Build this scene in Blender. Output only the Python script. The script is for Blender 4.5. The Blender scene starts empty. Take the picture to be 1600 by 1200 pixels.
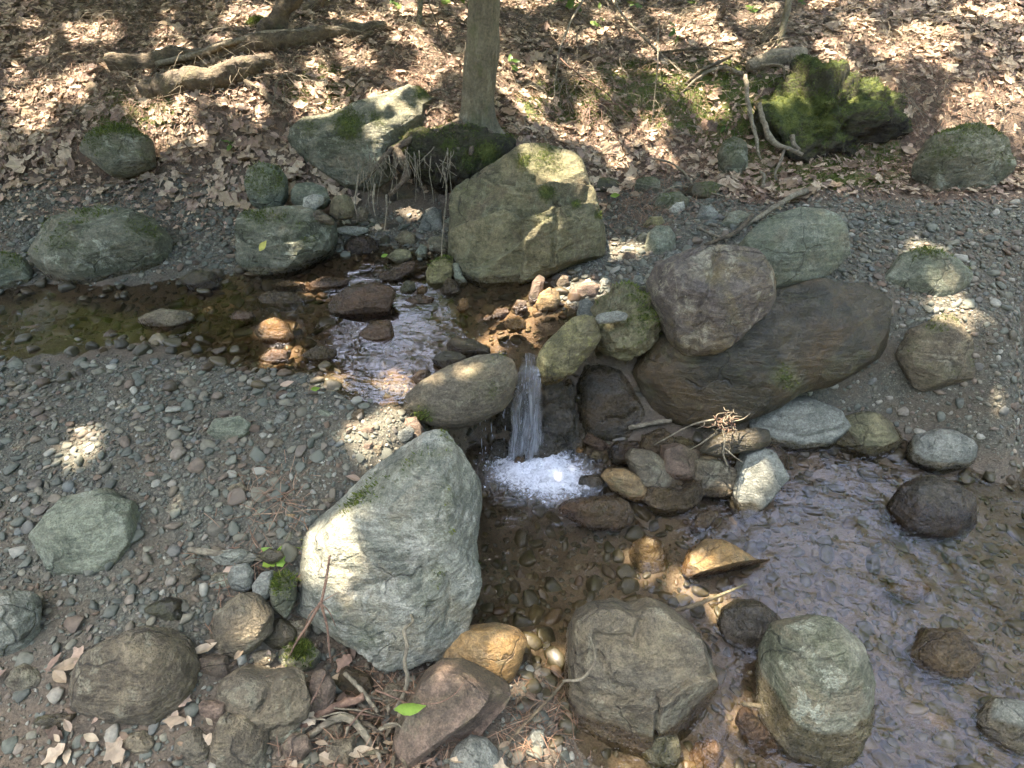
import bpy, math
import numpy as np
from mathutils import Vector
from mathutils.geometry import delaunay_2d_cdt

scene = bpy.context.scene
COL = scene.collection
RNG = np.random.default_rng(7)

# ------------------------------------------------------------------ camera
CAM_H = 1.75
PITCH = math.radians(40.0)
FPX = 901.0                                   # focal length in pixels of the 1600 x 1200 frame
CAM = np.array([0.0, 0.0, CAM_H])
AX = np.array([1.0, 0.0, 0.0])
AF = np.array([0.0, math.cos(PITCH), -math.sin(PITCH)])
AU = np.array([0.0, math.sin(PITCH), math.cos(PITCH)])
cd = bpy.data.cameras.new("camera")
cd.sensor_width = 36.0
cd.lens = FPX / 1600.0 * 36.0
cd.clip_start = 0.05
cd.clip_end = 500.0
co = bpy.data.objects.new("camera", cd)
COL.objects.link(co)
co.location = CAM
co.rotation_euler = (math.pi / 2 - PITCH, 0, 0)
scene.camera = co

# ------------------------------------------------------------------ sky, sun, exposure
SUN = np.array([-0.30, 0.20, 0.93]); SUN /= np.linalg.norm(SUN)
world = bpy.data.worlds.new("World")
scene.world = world
world.use_nodes = True
wn = world.node_tree
sky = wn.nodes.new("ShaderNodeTexSky")
sky.sky_type = 'NISHITA'
sky.sun_disc = False
sky.sun_elevation = math.asin(SUN[2])
sky.sun_rotation = math.atan2(SUN[0], SUN[1])
sky.air_density = 0.5
sky.dust_density = 3.0
sky.ozone_density = 1.2
wn.links.new(sky.outputs[0], wn.nodes["Background"].inputs[0])
wn.nodes["Background"].inputs[1].default_value = 0.15
sl = bpy.data.lights.new("sun", 'SUN')
sl.energy = 2.0
sl.angle = math.radians(0.53)
sl.color = (1.0, 0.87, 0.79)
so = bpy.data.objects.new("sun", sl)
COL.objects.link(so)
so.rotation_euler = Vector(SUN).to_track_quat('Z', 'Y').to_euler()
vs = scene.view_settings
vs.view_transform = 'Standard'
vs.look = 'None'
vs.exposure = 4.15
vs.gamma = 1.0
scene.cycles.max_bounces = 6
scene.cycles.diffuse_bounces = 2
scene.cycles.glossy_bounces = 2
scene.cycles.transmission_bounces = 4
scene.cycles.transparent_max_bounces = 8
scene.cycles.caustics_reflective = False
scene.cycles.caustics_refractive = False
scene.cycles.sample_clamp_indirect = 4.0
scene.cycles.use_denoising = True
scene.cycles.use_adaptive_sampling = True
scene.cycles.adaptive_threshold = 0.015

# ------------------------------------------------------------------ numeric helpers
_perm = np.random.default_rng(3).permutation(256).astype(np.int64)
_perm = np.concatenate([_perm, _perm])
_g = np.random.default_rng(4).normal(size=(256, 3)); _g /= np.linalg.norm(_g, axis=1)[:, None]

def perlin(p):
    p = np.asarray(p, float)
    i = np.floor(p).astype(np.int64); f = p - i
    i &= 255
    w = f * f * f * (f * (f * 6 - 15) + 10)
    out = 0
    for dx in (0, 1):
        wx = w[:, 0] if dx else 1 - w[:, 0]
        a = _perm[(i[:, 0] + dx) & 255]
        for dy in (0, 1):
            wy = w[:, 1] if dy else 1 - w[:, 1]
            b = _perm[a + ((i[:, 1] + dy) & 255)]
            for dz in (0, 1):
                wz = w[:, 2] if dz else 1 - w[:, 2]
                h = _perm[b + ((i[:, 2] + dz) & 255)]
                g = _g[h]
                d = g[:, 0] * (f[:, 0] - dx) + g[:, 1] * (f[:, 1] - dy) + g[:, 2] * (f[:, 2] - dz)
                out = out + wx * wy * wz * d
    return out

def fbm(p, octs=4, gain=0.5, ridged=False):
    p = np.asarray(p, float)
    s = 0; a = 1.0
    for k in range(octs):
        n = perlin(p + 17.3 * k)
        if ridged:
            n = 0.35 - np.abs(n)
        s = s + a * n
        p = p * 2.03; a *= gain
    return s

def sstep(x, a, b):
    t = np.clip((x - a) / (b - a), 0, 1)
    return t * t * (3 - 2 * t)

def ray(u, v):
    return (u - 800.0) / FPX * AX + (600.0 - v) / FPX * AU + AF

def at_z(u, v, z):
    r = ray(u, v); return CAM + r * ((z - CAM_H) / r[2])

def at_y(u, v, y):
    r = ray(u, v); return CAM + r * (y / r[1])

def at_t(u, v, t):
    return CAM + ray(u, v) * t

def t_of(u, v, z):
    return (z - CAM_H) / ray(u, v)[2]

def project(p):
    q = np.asarray(p, float) - CAM
    d = q @ AF
    d = np.where(np.abs(d) < 1e-4, 1e-4, d)
    return 800 + FPX * (q @ AX) / d, 600 - FPX * (q @ AU) / d, d

def in_poly(x, y, poly):
    poly = np.asarray(poly, float)
    r = np.zeros(np.shape(x), bool)
    j = len(poly) - 1
    for i in range(len(poly)):
        xi, yi = poly[i]; xj, yj = poly[j]
        c = ((yi > y) != (yj > y)) & (x < (xj - xi) * (y - yi) / (yj - yi + 1e-12) + xi)
        r ^= c; j = i
    return r

def poly_dist(x, y, line):
    """distance to a polyline and the side (positive: on its right-hand side in image pixels)"""
    line = np.asarray(line, float)
    best = np.full(np.shape(x), 1e9); side = np.zeros(np.shape(x))
    for (x0, y0), (x1, y1) in zip(line[:-1], line[1:]):
        dx, dy = x1 - x0, y1 - y0
        L = dx * dx + dy * dy + 1e-9
        k = np.clip(((x - x0) * dx + (y - y0) * dy) / L, 0, 1)
        d = np.hypot(x - x0 - k * dx, y - y0 - k * dy)
        s = np.sign(dx * (y - y0) - dy * (x - x0))
        m = d < best
        best = np.where(m, d, best); side = np.where(m, s, side)
    return best, side

def spline(pts, n):
    """Catmull-Rom through pts, n samples"""
    P = np.asarray(pts, float)
    if len(P) == 2:
        t = np.linspace(0, 1, n)[:, None]; return P[0] * (1 - t) + P[1] * t
    Q = np.vstack([2 * P[0] - P[1], P, 2 * P[-1] - P[-2]])
    m = len(P) - 1
    s = np.linspace(0, m - 1e-6, n); i = s.astype(int); f = (s - i)[:, None]
    a, b, c, d = Q[i], Q[i + 1], Q[i + 2], Q[i + 3]
    return 0.5 * (2 * b + (c - a) * f + (2 * a - 5 * b + 4 * c - d) * f ** 2 + (3 * b - a - 3 * c + d) * f ** 3)

# ------------------------------------------------------------------ object helpers
def mesh_data(name, verts, faces, attrs=None, smooth=True):
    me = bpy.data.meshes.new(name)
    verts = np.asarray(verts, np.float32); faces = np.asarray(faces, np.int32)
    k = faces.shape[1]
    me.vertices.add(len(verts)); me.vertices.foreach_set("co", verts.ravel())
    me.loops.add(faces.size); me.loops.foreach_set("vertex_index", faces.ravel())
    me.polygons.add(len(faces))
    me.polygons.foreach_set("loop_start", np.arange(0, faces.size, k, dtype=np.int32))
    me.polygons.foreach_set("loop_total", np.full(len(faces), k, np.int32))
    me.update(calc_edges=True)
    me.polygons.foreach_set("use_smooth", np.full(len(faces), smooth))
    for an, av in (attrs or {}).items():
        a = me.attributes.new(an, 'FLOAT', 'POINT')
        a.data.foreach_set("value", np.asarray(av, np.float32))
    me.validate()
    return me

def tag(o, label=None, cat=None, group=None, kind=None):
    if label: o["label"] = label
    if cat: o["category"] = cat
    if group: o["group"] = group
    if kind: o["kind"] = kind
    return o

def link(name, me, mat=None, parent=None, loc=(0, 0, 0)):
    o = bpy.data.objects.new(name, me); COL.objects.link(o)
    o.location = loc
    if parent is not None: o.parent = parent
    if mat is not None and me is not None and not me.materials: me.materials.append(mat)
    return o

def obj(name, verts, faces, mat, parent=None, attrs=None, smooth=True, origin=None):
    verts = np.asarray(verts, float)
    if origin is None: origin = np.zeros(3)
    origin = np.asarray(origin, float)
    me = mesh_data(name, verts - origin, faces, attrs, smooth)
    loc = origin if parent is None else origin - np.array(parent.location)
    return link(name, me, mat, parent, loc)

def empty(name, loc, label, cat, group=None):
    o = bpy.data.objects.new(name, None); COL.objects.link(o); o.location = loc
    o.empty_display_size = 0.1
    return tag(o, label, cat, group)

def cube_sphere(n):
    a = np.tan(np.linspace(-math.pi / 4, math.pi / 4, n + 1))
    X, Y = np.meshgrid(a, a, indexing='ij'); O = np.ones_like(X)
    V = []; F = []; base = 0
    for f in range(6):
        P = [(O, X, Y), (-O, Y, X), (Y, O, X), (X, -O, Y), (X, Y, O), (Y, X, -O)][f]
        V.append(np.stack([q.ravel() for q in P], 1))
        i, j = np.meshgrid(np.arange(n), np.arange(n), indexing='ij')
        k = (i * (n + 1) + j).ravel() + base
        F.append(np.stack([k, k + n + 1, k + n + 2, k + 1], 1)); base += (n + 1) ** 2
    V = np.vstack(V); F = np.vstack(F)
    V /= np.linalg.norm(V, axis=1)[:, None]
    key = np.round(V, 6)
    _, idx, inv = np.unique(key, axis=0, return_index=True, return_inverse=True)
    inv = np.asarray(inv).ravel()
    return V[idx], inv[F]
_CS = {}
def cs(n):
    if n not in _CS: _CS[n] = cube_sphere(n)
    return _CS[n]

def vnormals(v, f):
    n = np.zeros_like(v)
    a = v[f[:, 2]] - v[f[:, 0]]; b = v[f[:, 3 if f.shape[1] > 3 else 1]] - v[f[:, 1 if f.shape[1] > 3 else 0]]
    fn = np.cross(a, b) if f.shape[1] > 3 else np.cross(v[f[:, 1]] - v[f[:, 0]], v[f[:, 2]] - v[f[:, 0]])
    for k in range(f.shape[1]):
        np.add.at(n, f[:, k], fn)
    return n / (np.linalg.norm(n, axis=1)[:, None] + 1e-12)

def close_tube(pts, radii, **k):
    """tube with both ends drawn to a point so that no end stays open"""
    P = np.asarray(pts, float)
    d0 = P[0] - P[1]; d1 = P[-1] - P[-2]
    r = list(np.interp(np.linspace(0, 1, len(P)), np.linspace(0, 1, len(radii)), radii))
    d0 = d0 / (np.linalg.norm(d0) + 1e-12) * r[0] * 0.15; d1 = d1 / (np.linalg.norm(d1) + 1e-12) * r[-1] * 0.15
    P = np.vstack([P[0] + d0 * 1.01, P[0] + d0, P, P[-1] + d1, P[-1] + d1 * 1.01])
    rr = [r[0] * 0.02, r[0] * 0.8] + r + [r[-1] * 0.8, r[-1] * 0.02]
    n = len(P)
    sides = k.get('sides', 7)
    T = np.gradient(P[2:-2], axis=0); T /= np.linalg.norm(T, axis=1)[:, None] + 1e-12
    T = np.vstack([T[0], T[0], T, T[-1], T[-1]])
    ref = np.array([0.31, 0.52, 0.79])
    if np.max(np.abs(T @ ref)) > 0.93: ref = np.array([0.8, -0.5, 0.33])
    N0 = np.cross(T, ref); N0 /= np.linalg.norm(N0, axis=1)[:, None] + 1e-12
    B = np.cross(T, N0)
    th = np.linspace(0, 2 * math.pi, sides, endpoint=False)
    rr = np.asarray(rr)
    off = rr[:, None, None] * (np.cos(th)[None, :, None] * N0[:, None] + np.sin(th)[None, :, None] * B[:, None])
    V = (P[:, None] + off).reshape(-1, 3)
    jit = k.get('jitter', 0.0)
    if jit:
        c = np.repeat(P, sides, 0)
        d = fbm(V * (0.4 / max(rr.max(), 1e-4)) + k.get('seed', 0) * 3.1, 3)
        V = c + (V - c) * (1 + jit * d * 2)[:, None]
    i, j = np.meshgrid(np.arange(n - 1), np.arange(sides), indexing='ij')
    a = i * sides + j; b = i * sides + (j + 1) % sides
    F = np.stack([a.ravel(), b.ravel(), (b + sides).ravel(), (a + sides).ravel()], 1)
    return V, F

def join(parts):
    V = []; F = []; b = 0
    for v, f in parts:
        V.append(v); F.append(np.asarray(f) + b); b += len(v)
    return np.vstack(V), np.vstack(F)

# ------------------------------------------------------------------ materials
class G:
    def __init__(self, name):
        self.m = bpy.data.materials.new(name); self.m.use_nodes = True
        self.t = self.m.node_tree
        self.out = self.t.nodes["Material Output"]
        self.bsdf = self.t.nodes["Principled BSDF"]
    def put(self, sock, val):
        if isinstance(val, bpy.types.NodeSocket): self.t.links.new(val, sock)
        elif isinstance(val, (tuple, list)):
            val = tuple(val)
            if len(sock.default_value) == 4 and len(val) == 3: val = val + (1.0,)
            sock.default_value = val
        else: sock.default_value = val
    def node(self, typ, props=None, **ins):
        n = self.t.nodes.new(typ)
        for k, v in (props or {}).items(): setattr(n, k, v)
        for k, v in ins.items():
            self.put(n.inputs[int(k[1:])] if k[0] == 'i' and k[1:].isdigit() else n.inputs[k], v)
        return n
    def math(self, op, a, b=0.5, c=None, clamp=False):
        n = self.node("ShaderNodeMath", {"operation": op, "use_clamp": clamp}, i0=a, i1=b)
        if c is not None: self.put(n.inputs[2], c)
        return n.outputs[0]
    def mix(self, f, a, b, blend='MIX'):
        n = self.t.nodes.new("ShaderNodeMix"); n.data_type = 'RGBA'; n.blend_type = blend
        self.put(n.inputs[0], f); self.put(n.inputs[6], a); self.put(n.inputs[7], b)
        return n.outputs[2]
    def mapr(self, v, a, b, c=0.0, d=1.0):
        n = self.node("ShaderNodeMapRange", {"interpolation_type": 'SMOOTHSTEP'}, Value=v)
        for k, x in zip(("From Min", "From Max", "To Min", "To Max"), (a, b, c, d)): n.inputs[k].default_value = x
        return n.outputs[0]
    def noise(self, vec, scale, detail=4.0, rough=0.55, dist=0.0):
        n = self.node("ShaderNodeTexNoise", None, Vector=vec, Scale=scale, Detail=detail, Roughness=rough, Distortion=dist)
        return n.outputs[0]
    def attr(self, name):
        return self.node("ShaderNodeAttribute", {"attribute_name": name}).outputs["Fac"]
    def bump(self, h, strength=0.5, dist=0.01, normal=None):
        n = self.node("ShaderNodeBump", None, Height=h, Strength=strength, Distance=dist)
        if normal is not None: self.put(n.inputs["Normal"], normal)
        return n.outputs[0]
    def coords(self, offset=True):
        tc = self.node("ShaderNodeTexCoord").outputs["Object"]
        if not offset: return tc
        oi = self.node("ShaderNodeObjectInfo").outputs["Random"]
        k = self.math('MULTIPLY', oi, 37.0)
        return self.node("ShaderNodeVectorMath", {"operation": 'ADD'}, i0=tc, i1=k).outputs[0]
    def scaled(self, vec, rot, scl):
        return self.node("ShaderNodeMapping", None, Vector=vec, Rotation=rot, Scale=scl).outputs[0]
    def set(self, **k):
        if isinstance(k.get("Base_Color"), bpy.types.NodeSocket):      # white balance put into the colour, offsets the bluish skylight
            k["Base_Color"] = self.mix(1.0, k["Base_Color"], (1.0, 1.02, 0.88, 1), 'MULTIPLY')
        for a, b in k.items(): self.put(self.bsdf.inputs[a.replace('_', ' ')], b)
        return self.m

MOSS1, MOSS2 = (0.06, 0.085, 0.013), (0.145, 0.165, 0.03)

def rock_mat(name, c1, c2, c3, lichen=None, lich=0.0, band=0.5, rot=(0.5, 0.3, 0.2), scl=1.0, bump=0.5, rough=0.8, speck=0.35, stain=None, crack=0.6):
    g = G(name)
    co = g.coords()
    n1 = g.noise(co, 5.0 * scl, 6, 0.68, 0.5)
    n2 = g.noise(co, 60.0 * scl, 4, 0.72)
    nf = g.noise(co, 210.0, 2, 0.6)
    bv = g.scaled(co, rot, (5.0 * scl, 5.0 * scl, 40.0 * scl))
    n3 = g.noise(bv, 1.2, 6, 0.7, 0.6)
    n4 = g.noise(co, 16.0 * scl, 5, 0.68, 1.0)
    c = g.mix(g.mapr(n1, 0.40, 0.60), tuple(x * 1.12 for x in c1), tuple(x * 0.9 for x in c2))
    c = g.mix(g.math('MULTIPLY', g.mapr(n3, 0.50, 0.66), band * 0.5), c, c3)
    dark = g.mapr(n4, 0.30, 0.48, 1.0, 0.0)
    c = g.mix(g.math('MULTIPLY', dark, 0.42), c, tuple(x * 0.42 for x in c2))
    if stain:
        n6 = g.noise(co, 3.1 * scl, 5, 0.68, 0.8)
        c = g.mix(g.mapr(n6, 0.49, 0.64, 0, 0.8), c, stain)
    if lichen:
        n5 = g.noise(co, 10.0 * scl, 6, 0.75, 0.6)
        c = g.mix(g.math('MULTIPLY', g.mapr(n5, 0.55, 0.61), lich), c, lichen)
    # thin dark partings along the foliation and a few fracture lines
    ln = g.mapr(g.math('ABSOLUTE', g.math('SUBTRACT', n3, 0.47)), 0.0, 0.022, 1.0, 0.0)
    dv = g.node("ShaderNodeVectorMath", {"operation": 'ADD'}, i0=co, i1=g.node("ShaderNodeVectorMath", {"operation": 'SCALE'}, i0=g.node("ShaderNodeTexNoise", None, Vector=co, Scale=6.0, Detail=3.0).outputs[1], Scale=0.22).outputs[0]).outputs[0]
    vo = g.node("ShaderNodeTexVoronoi", {"feature": 'DISTANCE_TO_EDGE'}, Vector=dv, Scale=4.2 * scl).outputs["Distance"]
    ck = g.math('MULTIPLY', g.mapr(vo, 0.004, 0.022, 1.0, 0.0), g.mapr(n1, 0.46, 0.56, 0.0, crack))
    lines = g.math('MAXIMUM', g.math('MULTIPLY', ln, 0.18), ck)
    c = g.mix(lines, c, tuple(x * 0.25 for x in c2))
    sp = g.math('MULTIPLY', g.mapr(n2, 0.30, 0.70, 1.0 - speck * 0.8, 1.0 + speck * 0.8), g.mapr(nf, 0.32, 0.68, 0.80, 1.20))
    c = g.mix(1.0, c, g.node("ShaderNodeCombineColor", None, Red=sp, Green=sp, Blue=sp).outputs[0], 'MULTIPLY')
    # moss grows where the mesh carries it
    ms = g.attr("moss")
    mn = g.noise(co, 70.0, 4, 0.75)
    mf = g.mapr(g.math('ADD', ms, g.math('MULTIPLY', g.math('SUBTRACT', mn, 0.5), 1.5)), 0.40, 0.66)
    mc = g.mix(g.mapr(g.noise(co, 22.0, 3, 0.7), 0.35, 0.65), MOSS1, MOSS2)
    film = g.mapr(g.math('ADD', ms, g.math('MULTIPLY', g.math('SUBTRACT', n4, 0.5), 0.5)), 0.10, 0.50, 0.0, 0.40)
    c = g.mix(film, c, (0.12, 0.125, 0.045))
    c = g.mix(g.math('MULTIPLY', mf, 0.9), c, mc)
    # wet rock: darker and glossier
    wt = g.attr("wet")
    wf = g.mapr(g.math('ADD', wt, g.math('MULTIPLY', g.math('SUBTRACT', n4, 0.5), 0.5)), 0.3, 0.7)
    wc = g.mix(1.0, c, (0.50, 0.42, 0.31, 1), 'MULTIPLY')
    c = g.mix(wf, c, wc)
    r = g.math('SUBTRACT', rough, g.math('MULTIPLY', wf, rough - 0.28))
    r = g.math('ADD', r, g.math('MULTIPLY', g.math('SUBTRACT', n2, 0.5), 0.3), clamp=True)
    h = g.math('ADD', g.math('MULTIPLY', n2, 0.55), g.math('ADD', g.math('MULTIPLY', n3, 0.65), g.math('MULTIPLY', n4, 0.8)))
    h = g.math('ADD', h, g.math('MULTIPLY', nf, 0.18))
    h = g.math('SUBTRACT', h, g.math('MULTIPLY', lines, 0.5))
    h = g.math('ADD', h, g.math('MULTIPLY', g.math('MULTIPLY', mn, mf), 1.5))
    nb = g.bump(h, min(1.0, bump * 1.45), 0.022)
    return g.set(Base_Color=c, Roughness=r, Normal=nb, Specular_IOR_Level=0.4)

M = {}
M['pale'] = rock_mat("pale_schist", (0.235, 0.228, 0.182), (0.165, 0.166, 0.130), (0.33, 0.31, 0.255), (0.38, 0.36, 0.30), 0.5, 0.75, (0.7, 0.5, 0.3), 0.9, 0.6, stain=(0.25, 0.215, 0.15))
M['olive'] = rock_mat("olive_schist", (0.185, 0.160, 0.088), (0.115, 0.105, 0.055), (0.26, 0.225, 0.135), (0.26, 0.265, 0.17), 0.3, 0.6, (0.2, 0.9, 0.4), 0.9, 0.6, stain=(0.155, 0.12, 0.07))
M['mossy'] = rock_mat("mossy_grey_stone", (0.18, 0.17, 0.122), (0.105, 0.108, 0.068), (0.27, 0.25, 0.19), (0.33, 0.33, 0.25), 0.7, 0.6, (0.2, 0.6, 0.9), 1.0, 0.65, stain=(0.19, 0.155, 0.10))
M['green'] = rock_mat("green_grey_stone", (0.185, 0.19, 0.135), (0.13, 0.138, 0.095), (0.27, 0.265, 0.20), (0.30, 0.305, 0.235), 0.35, 0.6, (0.3, 0.7, 0.2), 1.1, 0.55, stain=(0.17, 0.15, 0.10))
M['brown'] = rock_mat("purple_brown_stone", (0.105, 0.084, 0.070), (0.155, 0.125, 0.098), (0.27, 0.22, 0.145), (0.36, 0.32, 0.23), 0.55, 0.6, (0.3, 1.35, 0.4), 0.8, 0.75, stain=(0.20, 0.15, 0.075))
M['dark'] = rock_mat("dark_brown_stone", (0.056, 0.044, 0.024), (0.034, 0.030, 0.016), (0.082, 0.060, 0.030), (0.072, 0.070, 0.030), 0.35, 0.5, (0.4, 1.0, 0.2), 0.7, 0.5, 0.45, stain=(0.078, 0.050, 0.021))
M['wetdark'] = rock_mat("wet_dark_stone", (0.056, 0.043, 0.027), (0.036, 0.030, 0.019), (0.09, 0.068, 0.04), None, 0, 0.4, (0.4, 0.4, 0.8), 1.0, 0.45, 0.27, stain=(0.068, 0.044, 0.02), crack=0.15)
M['tan'] = rock_mat("tan_brown_stone", (0.165, 0.13, 0.082), (0.115, 0.092, 0.06), (0.25, 0.212, 0.14), (0.28, 0.255, 0.18), 0.4, 0.6, (0.9, 0.2, 0.3), 1.0, 0.65, stain=(0.12, 0.10, 0.07))
M['gold'] = rock_mat("golden_stone", (0.27, 0.175, 0.08), (0.195, 0.132, 0.066), (0.36, 0.275, 0.155), (0.17, 0.15, 0.08), 0.5, 0.6, (0.3, 0.3, 0.9), 1.2, 0.5, 0.5, stain=(0.29, 0.17, 0.06))
M['red'] = rock_mat("reddish_stone", (0.165, 0.112, 0.08), (0.115, 0.083, 0.057), (0.21, 0.148, 0.105), (0.105, 0.096, 0.06), 0.45, 0.5, (0.6, 0.6, 0.2), 1.2, 0.5, 0.75, stain=(0.115, 0.09, 0.052))
M['grey'] = rock_mat("grey_stone", (0.20, 0.195, 0.162), (0.14, 0.14, 0.115), (0.29, 0.275, 0.23), (0.31, 0.305, 0.26), 0.3, 0.6, (0.5, 0.2, 0.9), 1.5, 0.5)
M['yellow'] = rock_mat("yellow_green_stone", (0.25, 0.212, 0.095), (0.15, 0.13, 0.06), (0.34, 0.29, 0.165), (0.27, 0.24, 0.08), 0.6, 0.8, (0.95, 0.6, 0.7), 1.2, 0.8, 0.6, stain=(0.155, 0.128, 0.072))
M['white'] = rock_mat("white_quartz_stone", (0.39, 0.365, 0.30), (0.30, 0.285, 0.235), (0.47, 0.435, 0.365), None, 0, 0.5, (0.3, 0.1, 0.9), 1.6, 0.45)
M['bank'] = rock_mat("earth_clod", (0.055, 0.042, 0.028), (0.035, 0.028, 0.018), (0.09, 0.07, 0.045), None, 0, 0.5, (0.3, 0.1, 0.9), 1.6, 0.8, 0.95)

def pebble_mat(name, wet):
    g = G(name)
    co = g.coords()
    r = g.math('FRACT', g.math('ADD', g.attr("rnd"), g.node("ShaderNodeObjectInfo").outputs["Random"]))
    ramp = g.node("ShaderNodeValToRGB", None, Fac=r)
    el = ramp.color_ramp.elements
    cols = [(0.0, (0.125, 0.128, 0.098)), (0.14, (0.165, 0.165, 0.128)), (0.28, (0.095, 0.096, 0.074)), (0.40, (0.205, 0.20, 0.152)), (0.52, (0.135, 0.115, 0.082)),
            (0.62, (0.235, 0.215, 0.155)), (0.72, (0.19, 0.135, 0.092)), (0.80, (0.15, 0.155, 0.138)), (0.90, (0.165, 0.108, 0.068)), (0.955, (0.34, 0.315, 0.255))]
    cols = [(p_, tuple(0.78 * x for x in c_)) for p_, c_ in cols]
    el[0].position = 0.0; el[0].color = cols[0][1] + (1,)
    el[1].position = cols[1][0]; el[1].color = cols[1][1] + (1,)
    for p, c in cols[2:]:
        e = el.new(p); e.color = c + (1,)
    n = g.noise(co, 60, 5, 0.65)
    n2 = g.noise(g.scaled(co, (0.4, 0.3, 0), (20, 20, 120)), 1.0, 4)
    v = g.mapr(n, 0.3, 0.7, 0.72, 1.22)
    c = g.mix(1.0, ramp.outputs[0], g.node("ShaderNodeCombineColor", None, Red=v, Green=v, Blue=v).outputs[0], 'MULTIPLY')
    rough = 0.82
    if wet:
        c = g.mix(1.0, c, (0.55, 0.46, 0.33, 1), 'MULTIPLY'); rough = 0.45
    nb = g.bump(g.math('ADD', n, n2), 0.35, 0.004)
    return g.set(Base_Color=c, Roughness=rough, Normal=nb)
M['pebble'] = pebble_mat("pebble_dry", False)
M['bedstone'] = pebble_mat("pebble_wet", True)

def leaf_mat(name, cols, trans=0.25, rough=0.7):
    g = G(name)
    r = g.math('FRACT', g.math('ADD', g.attr("rnd"), g.node("ShaderNodeObjectInfo").outputs["Random"]))
    ramp = g.node("ShaderNodeValToRGB", None, Fac=r)
    el = ramp.color_ramp.elements
    el[0].position = 0; el[0].color = tuple(cols[0]) + (1,)
    el[1].position = 1 / len(cols); el[1].color = tuple(cols[1]) + (1,)
    for i, c in enumerate(cols[2:]):
        e = el.new((i + 2) / len(cols)); e.color = tuple(c) + (1,)
    co = g.coords()
    n = g.noise(co, 45, 4)
    v = g.mapr(n, 0.3, 0.7, 0.75, 1.2)
    c = g.mix(1.0, ramp.outputs[0], g.node("ShaderNodeCombineColor", None, Red=v, Green=v, Blue=v).outputs[0], 'MULTIPLY')
    g.set(Base_Color=c, Roughness=rough, Normal=g.bump(n, 0.3, 0.003), Specular_IOR_Level=0.35)
    tr = g.node("ShaderNodeBsdfTranslucent", None, Color=c)
    mx = g.node("ShaderNodeMixShader", None, i0=trans, i1=g.bsdf.outputs[0], i2=tr.outputs[0])
    g.t.links.new(mx.outputs[0], g.out.inputs[0])
    return g.m
M['litter'] = leaf_mat("dead_leaf", [(0.24, 0.16, 0.10), (0.40, 0.30, 0.20), (0.14, 0.092, 0.06), (0.52, 0.41, 0.29), (0.31, 0.205, 0.15), (0.10, 0.068, 0.048), (0.38, 0.265, 0.20), (0.47, 0.36, 0.25)], 0.15)
M['green_leaf'] = leaf_mat("green_leaf", [(0.09, 0.16, 0.025), (0.12, 0.20, 0.035), (0.07, 0.13, 0.022), (0.16, 0.23, 0.045)], 0.45, 0.45)
M['bright_leaf'] = leaf_mat("bright_green_leaf", [(0.30, 0.42, 0.06), (0.34, 0.44, 0.08), (0.27, 0.40, 0.07)], 0.35, 0.5)
M['yellow_leaf'] = leaf_mat("yellow_leaf", [(0.55, 0.50, 0.10), (0.55, 0.48, 0.12), (0.52, 0.50, 0.14)], 0.3, 0.5)
M['needle'] = leaf_mat("dead_needle", [(0.16, 0.085, 0.05), (0.22, 0.125, 0.075), (0.12, 0.065, 0.04), (0.27, 0.17, 0.11)], 0.0)
M['moss_blade'] = leaf_mat("moss_blade", [(0.08, 0.115, 0.016), (0.13, 0.16, 0.025), (0.18, 0.19, 0.036), (0.06, 0.09, 0.014)], 0.25)

def bark_mat(name, c1, c2, c3, sx=60.0, sz=5.0, moss=0.3, bump=0.6):
    g = G(name)
    co = g.coords()
    st = g.noise(g.scaled(co, (0, 0, 0), (sx, sx, sz)), 1.0, 6, 0.6, 0.4)
    n1 = g.noise(co, 12, 5, 0.6)
    n2 = g.noise(co, 90, 4, 0.6)
    c = g.mix(g.mapr(n1, 0.35, 0.65), c1, c2)
    c = g.mix(g.mapr(st, 0.5, 0.68, 0, 0.6), c, c3)
    c = g.mix(g.mapr(st, 0.28, 0.45, 0.6, 0), c, tuple(x * 0.35 for x in c2))
    v = g.mapr(n2, 0.3, 0.7, 0.75, 1.25)
    c = g.mix(1.0, c, g.node("ShaderNodeCombineColor", None, Red=v, Green=v, Blue=v).outputs[0], 'MULTIPLY')
    c = g.mix(g.mapr(g.noise(co, 7, 6, 0.7), 0.52, 0.68, 0, moss), c, (0.12, 0.135, 0.05))
    h = g.math('ADD', g.math('MULTIPLY', st, 1.0), g.math('MULTIPLY', n2, 0.4))
    return g.set(Base_Color=c, Roughness=0.85, Normal=g.bump(h, min(1.0, bump * 1.6), 0.02))
M['bark'] = bark_mat("grey_green_bark", (0.19, 0.165, 0.105), (0.13, 0.112, 0.072), (0.28, 0.25, 0.175), 34.0, 6.0, 0.5, 0.8)
M['wood'] = bark_mat("old_wood", (0.125, 0.092, 0.052), (0.072, 0.054, 0.033), (0.19, 0.15, 0.09), 30.0, 30.0, 0.3, 0.6)
M['twig'] = bark_mat("grey_twig", (0.215, 0.178, 0.12), (0.14, 0.113, 0.077), (0.32, 0.275, 0.20), 50.0, 50.0, 0.15, 0.4)
M['red_twig'] = bark_mat("red_brown_twig", (0.19, 0.11, 0.07), (0.125, 0.074, 0.05), (0.27, 0.17, 0.115), 50.0, 50.0, 0.0, 0.3)
M['root'] = bark_mat("root_bark", (0.15, 0.108, 0.068), (0.088, 0.064, 0.042), (0.25, 0.20, 0.135), 35.0, 35.0, 0.25, 0.6)

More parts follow.
